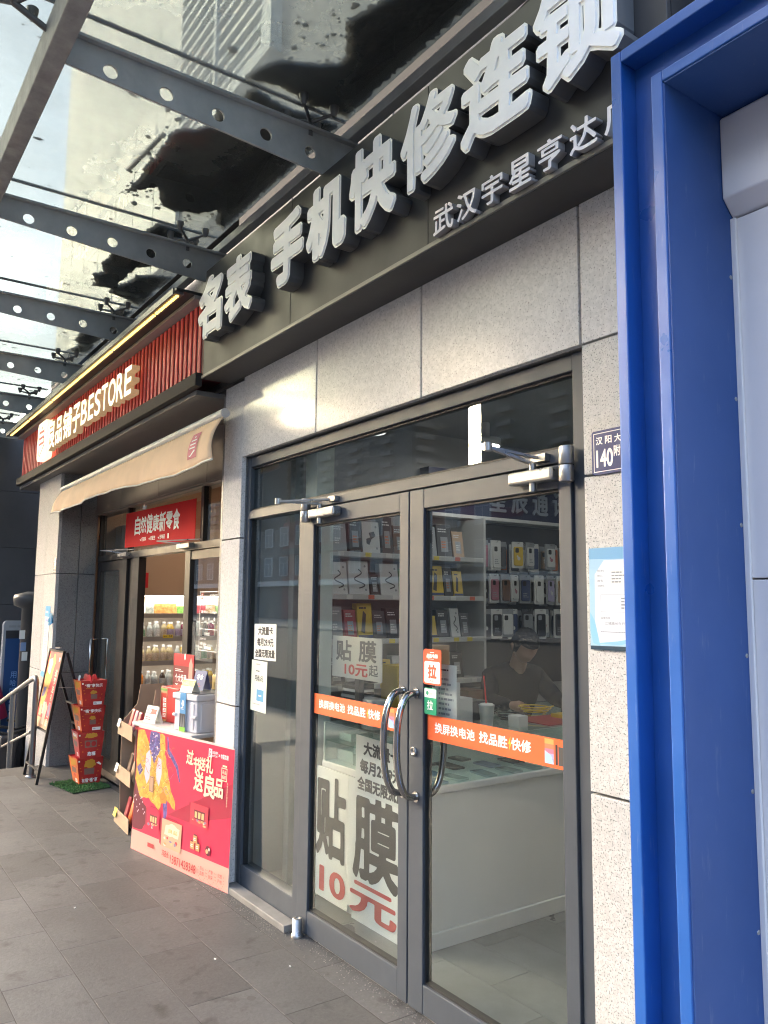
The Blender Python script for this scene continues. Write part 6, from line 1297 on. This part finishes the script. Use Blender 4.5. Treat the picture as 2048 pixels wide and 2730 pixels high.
for j in range(7):
    for i in range(14): a = 2 * math.pi * i / 14; r = .06 + .34 * (j / 6) ** .8 * (1 + .08 * math.cos(3 * a)); vs_.append((-10.75 + r * math.cos(a) * .8, 1.78 + r * .55 * math.sin(a), .72 - .52 * (j / 6) ** 1.2))
b.add(vs_, [(j * 14 + i, (j + 1) * 14 + i, (j + 1) * 14 + (i + 1) % 14, j * 14 + (i + 1) % 14) for j in range(6) for i in range(14)] + [tuple(range(14))], True); b.build('cover', pk, um)
b = MB(); b.tube([(-10.75, 1.78, -.8), (-10.75, 1.78, .7)], .02, 8); b.build('pole', black, um)
for k, (x, y) in enumerate(((-10.0, 1.82), (-10.35, 1.95), (-10.7, 2.2))):
    sc2 = thing('parked_scooter', 'dark parked scooter, %s from the steps behind the railing' % ordw[k], 'scooter', (x, y, -.8), 'scooters parked below the steps')
    for dx in (-.42, .42):
        b = MB(); ring = [(x + dx + .17 * math.cos(t * math.pi / 10), y, -.58 + .17 * math.sin(t * math.pi / 10)) for t in range(21)]; b.tube(ring, .04, 8, False); wl_ = b.build('wheel', black, sc2); b = MB(); b.lathe((x + dx, y - .03, -.58), [(.09, 0), (.10, .03), (.09, .06)], 12, (0, 1, 0)); b.build('rim', rm_, wl_)
    b = MB(); b.prism([(-.42, -.55), (-.1, -.5), (.15, -.52), (.30, -.35), (.36, -.05), (.42, .12), (.36, .16), (.26, .0), (.16, -.3), (-.08, -.32), (-.2, -.15), (-.5, -.12), (-.52, -.3)], lambda u, v, d: (x + u, y + d, v), -.09, .09); b.build('body', M('scooter_dark_%d' % k, ((.03, .03, .035), (.05, .05, .055), (.025, .03, .04))[k], .35), sc2, .02)
    b = MB(); b.tube([(x + .34, y - .28, .20), (x + .36, y - .1, .17), (x + .38, y, .14), (x + .36, y + .1, .17), (x + .34, y + .28, .20)], .016, 8); b.build('handlebar', black, sc2); b = MB(); b.box(x - .5, x - .05, y - .1, y + .1, -.13, -.05); b.build('seat', black, sc2, .03)
# gum spots and grit on the paving
rr = random.Random(91); b = MB()
for k in range(170):
    x, y = rr.uniform(-8.2, -1.6), rr.uniform(-.6, 2.02); r = rr.uniform(.008, .026); n = 9
    b.quad(*[(x + r * rr.uniform(.75, 1.1) * math.cos(6.283 * j / n), y + r * rr.uniform(.7, 1.05) * math.sin(6.283 * j / n), ZG + .0009) for j in range(n)])
o = b.build('gum_spots', M('old_gum', (.075, .072, .07), .8)); o['kind'] = 'stuff'; o['label'] = 'dark flattened gum spots on the paving'
b = MB()
for k in range(900):
    x = rr.uniform(-4.7, -1.7); y = 2.10 - abs(rr.gauss(0, .05)) if x > -3.7 else 2.015 - abs(rr.gauss(0, .04)); s_ = rr.uniform(.0012, .004); a = rr.uniform(0, 6.3)
    c, d_ = math.cos(a) * s_, math.sin(a) * s_; b.add([(x + c, y + d_, ZG + .0005), (x - d_, y + c, ZG + .0005), (x - c, y - d_, ZG + .0005), (x, y, ZG + s_)], [(0, 1, 3), (1, 2, 3), (2, 0, 3)])
o = b.build('grit', M('grit_pale', (.28, .26, .24), .9)); o['kind'] = 'stuff'; o['label'] = 'pale grit gathered along the door sill'
# small litter on the pavement
for k, (x, y, a) in enumerate(((-3.62, 1.62, .3), (-4.62, 1.25, 2.), (-3.36, 1.87, .2))):
    b = MB(); b.obox((x, y, ZG + .003), (math.cos(a), math.sin(a), 0), (-math.sin(a), math.cos(a), 0), (0, 0, 1), .005, .0025, .002); tag(b.build('cigarette_end', pwhite), 'tiny white cigarette end on the paving, %s from the doors' % ordw[k], 'litter', 'bits of litter on the paving')
for o in bpy.data.objects:
    if '_local' in o.keys(): del o['_local']
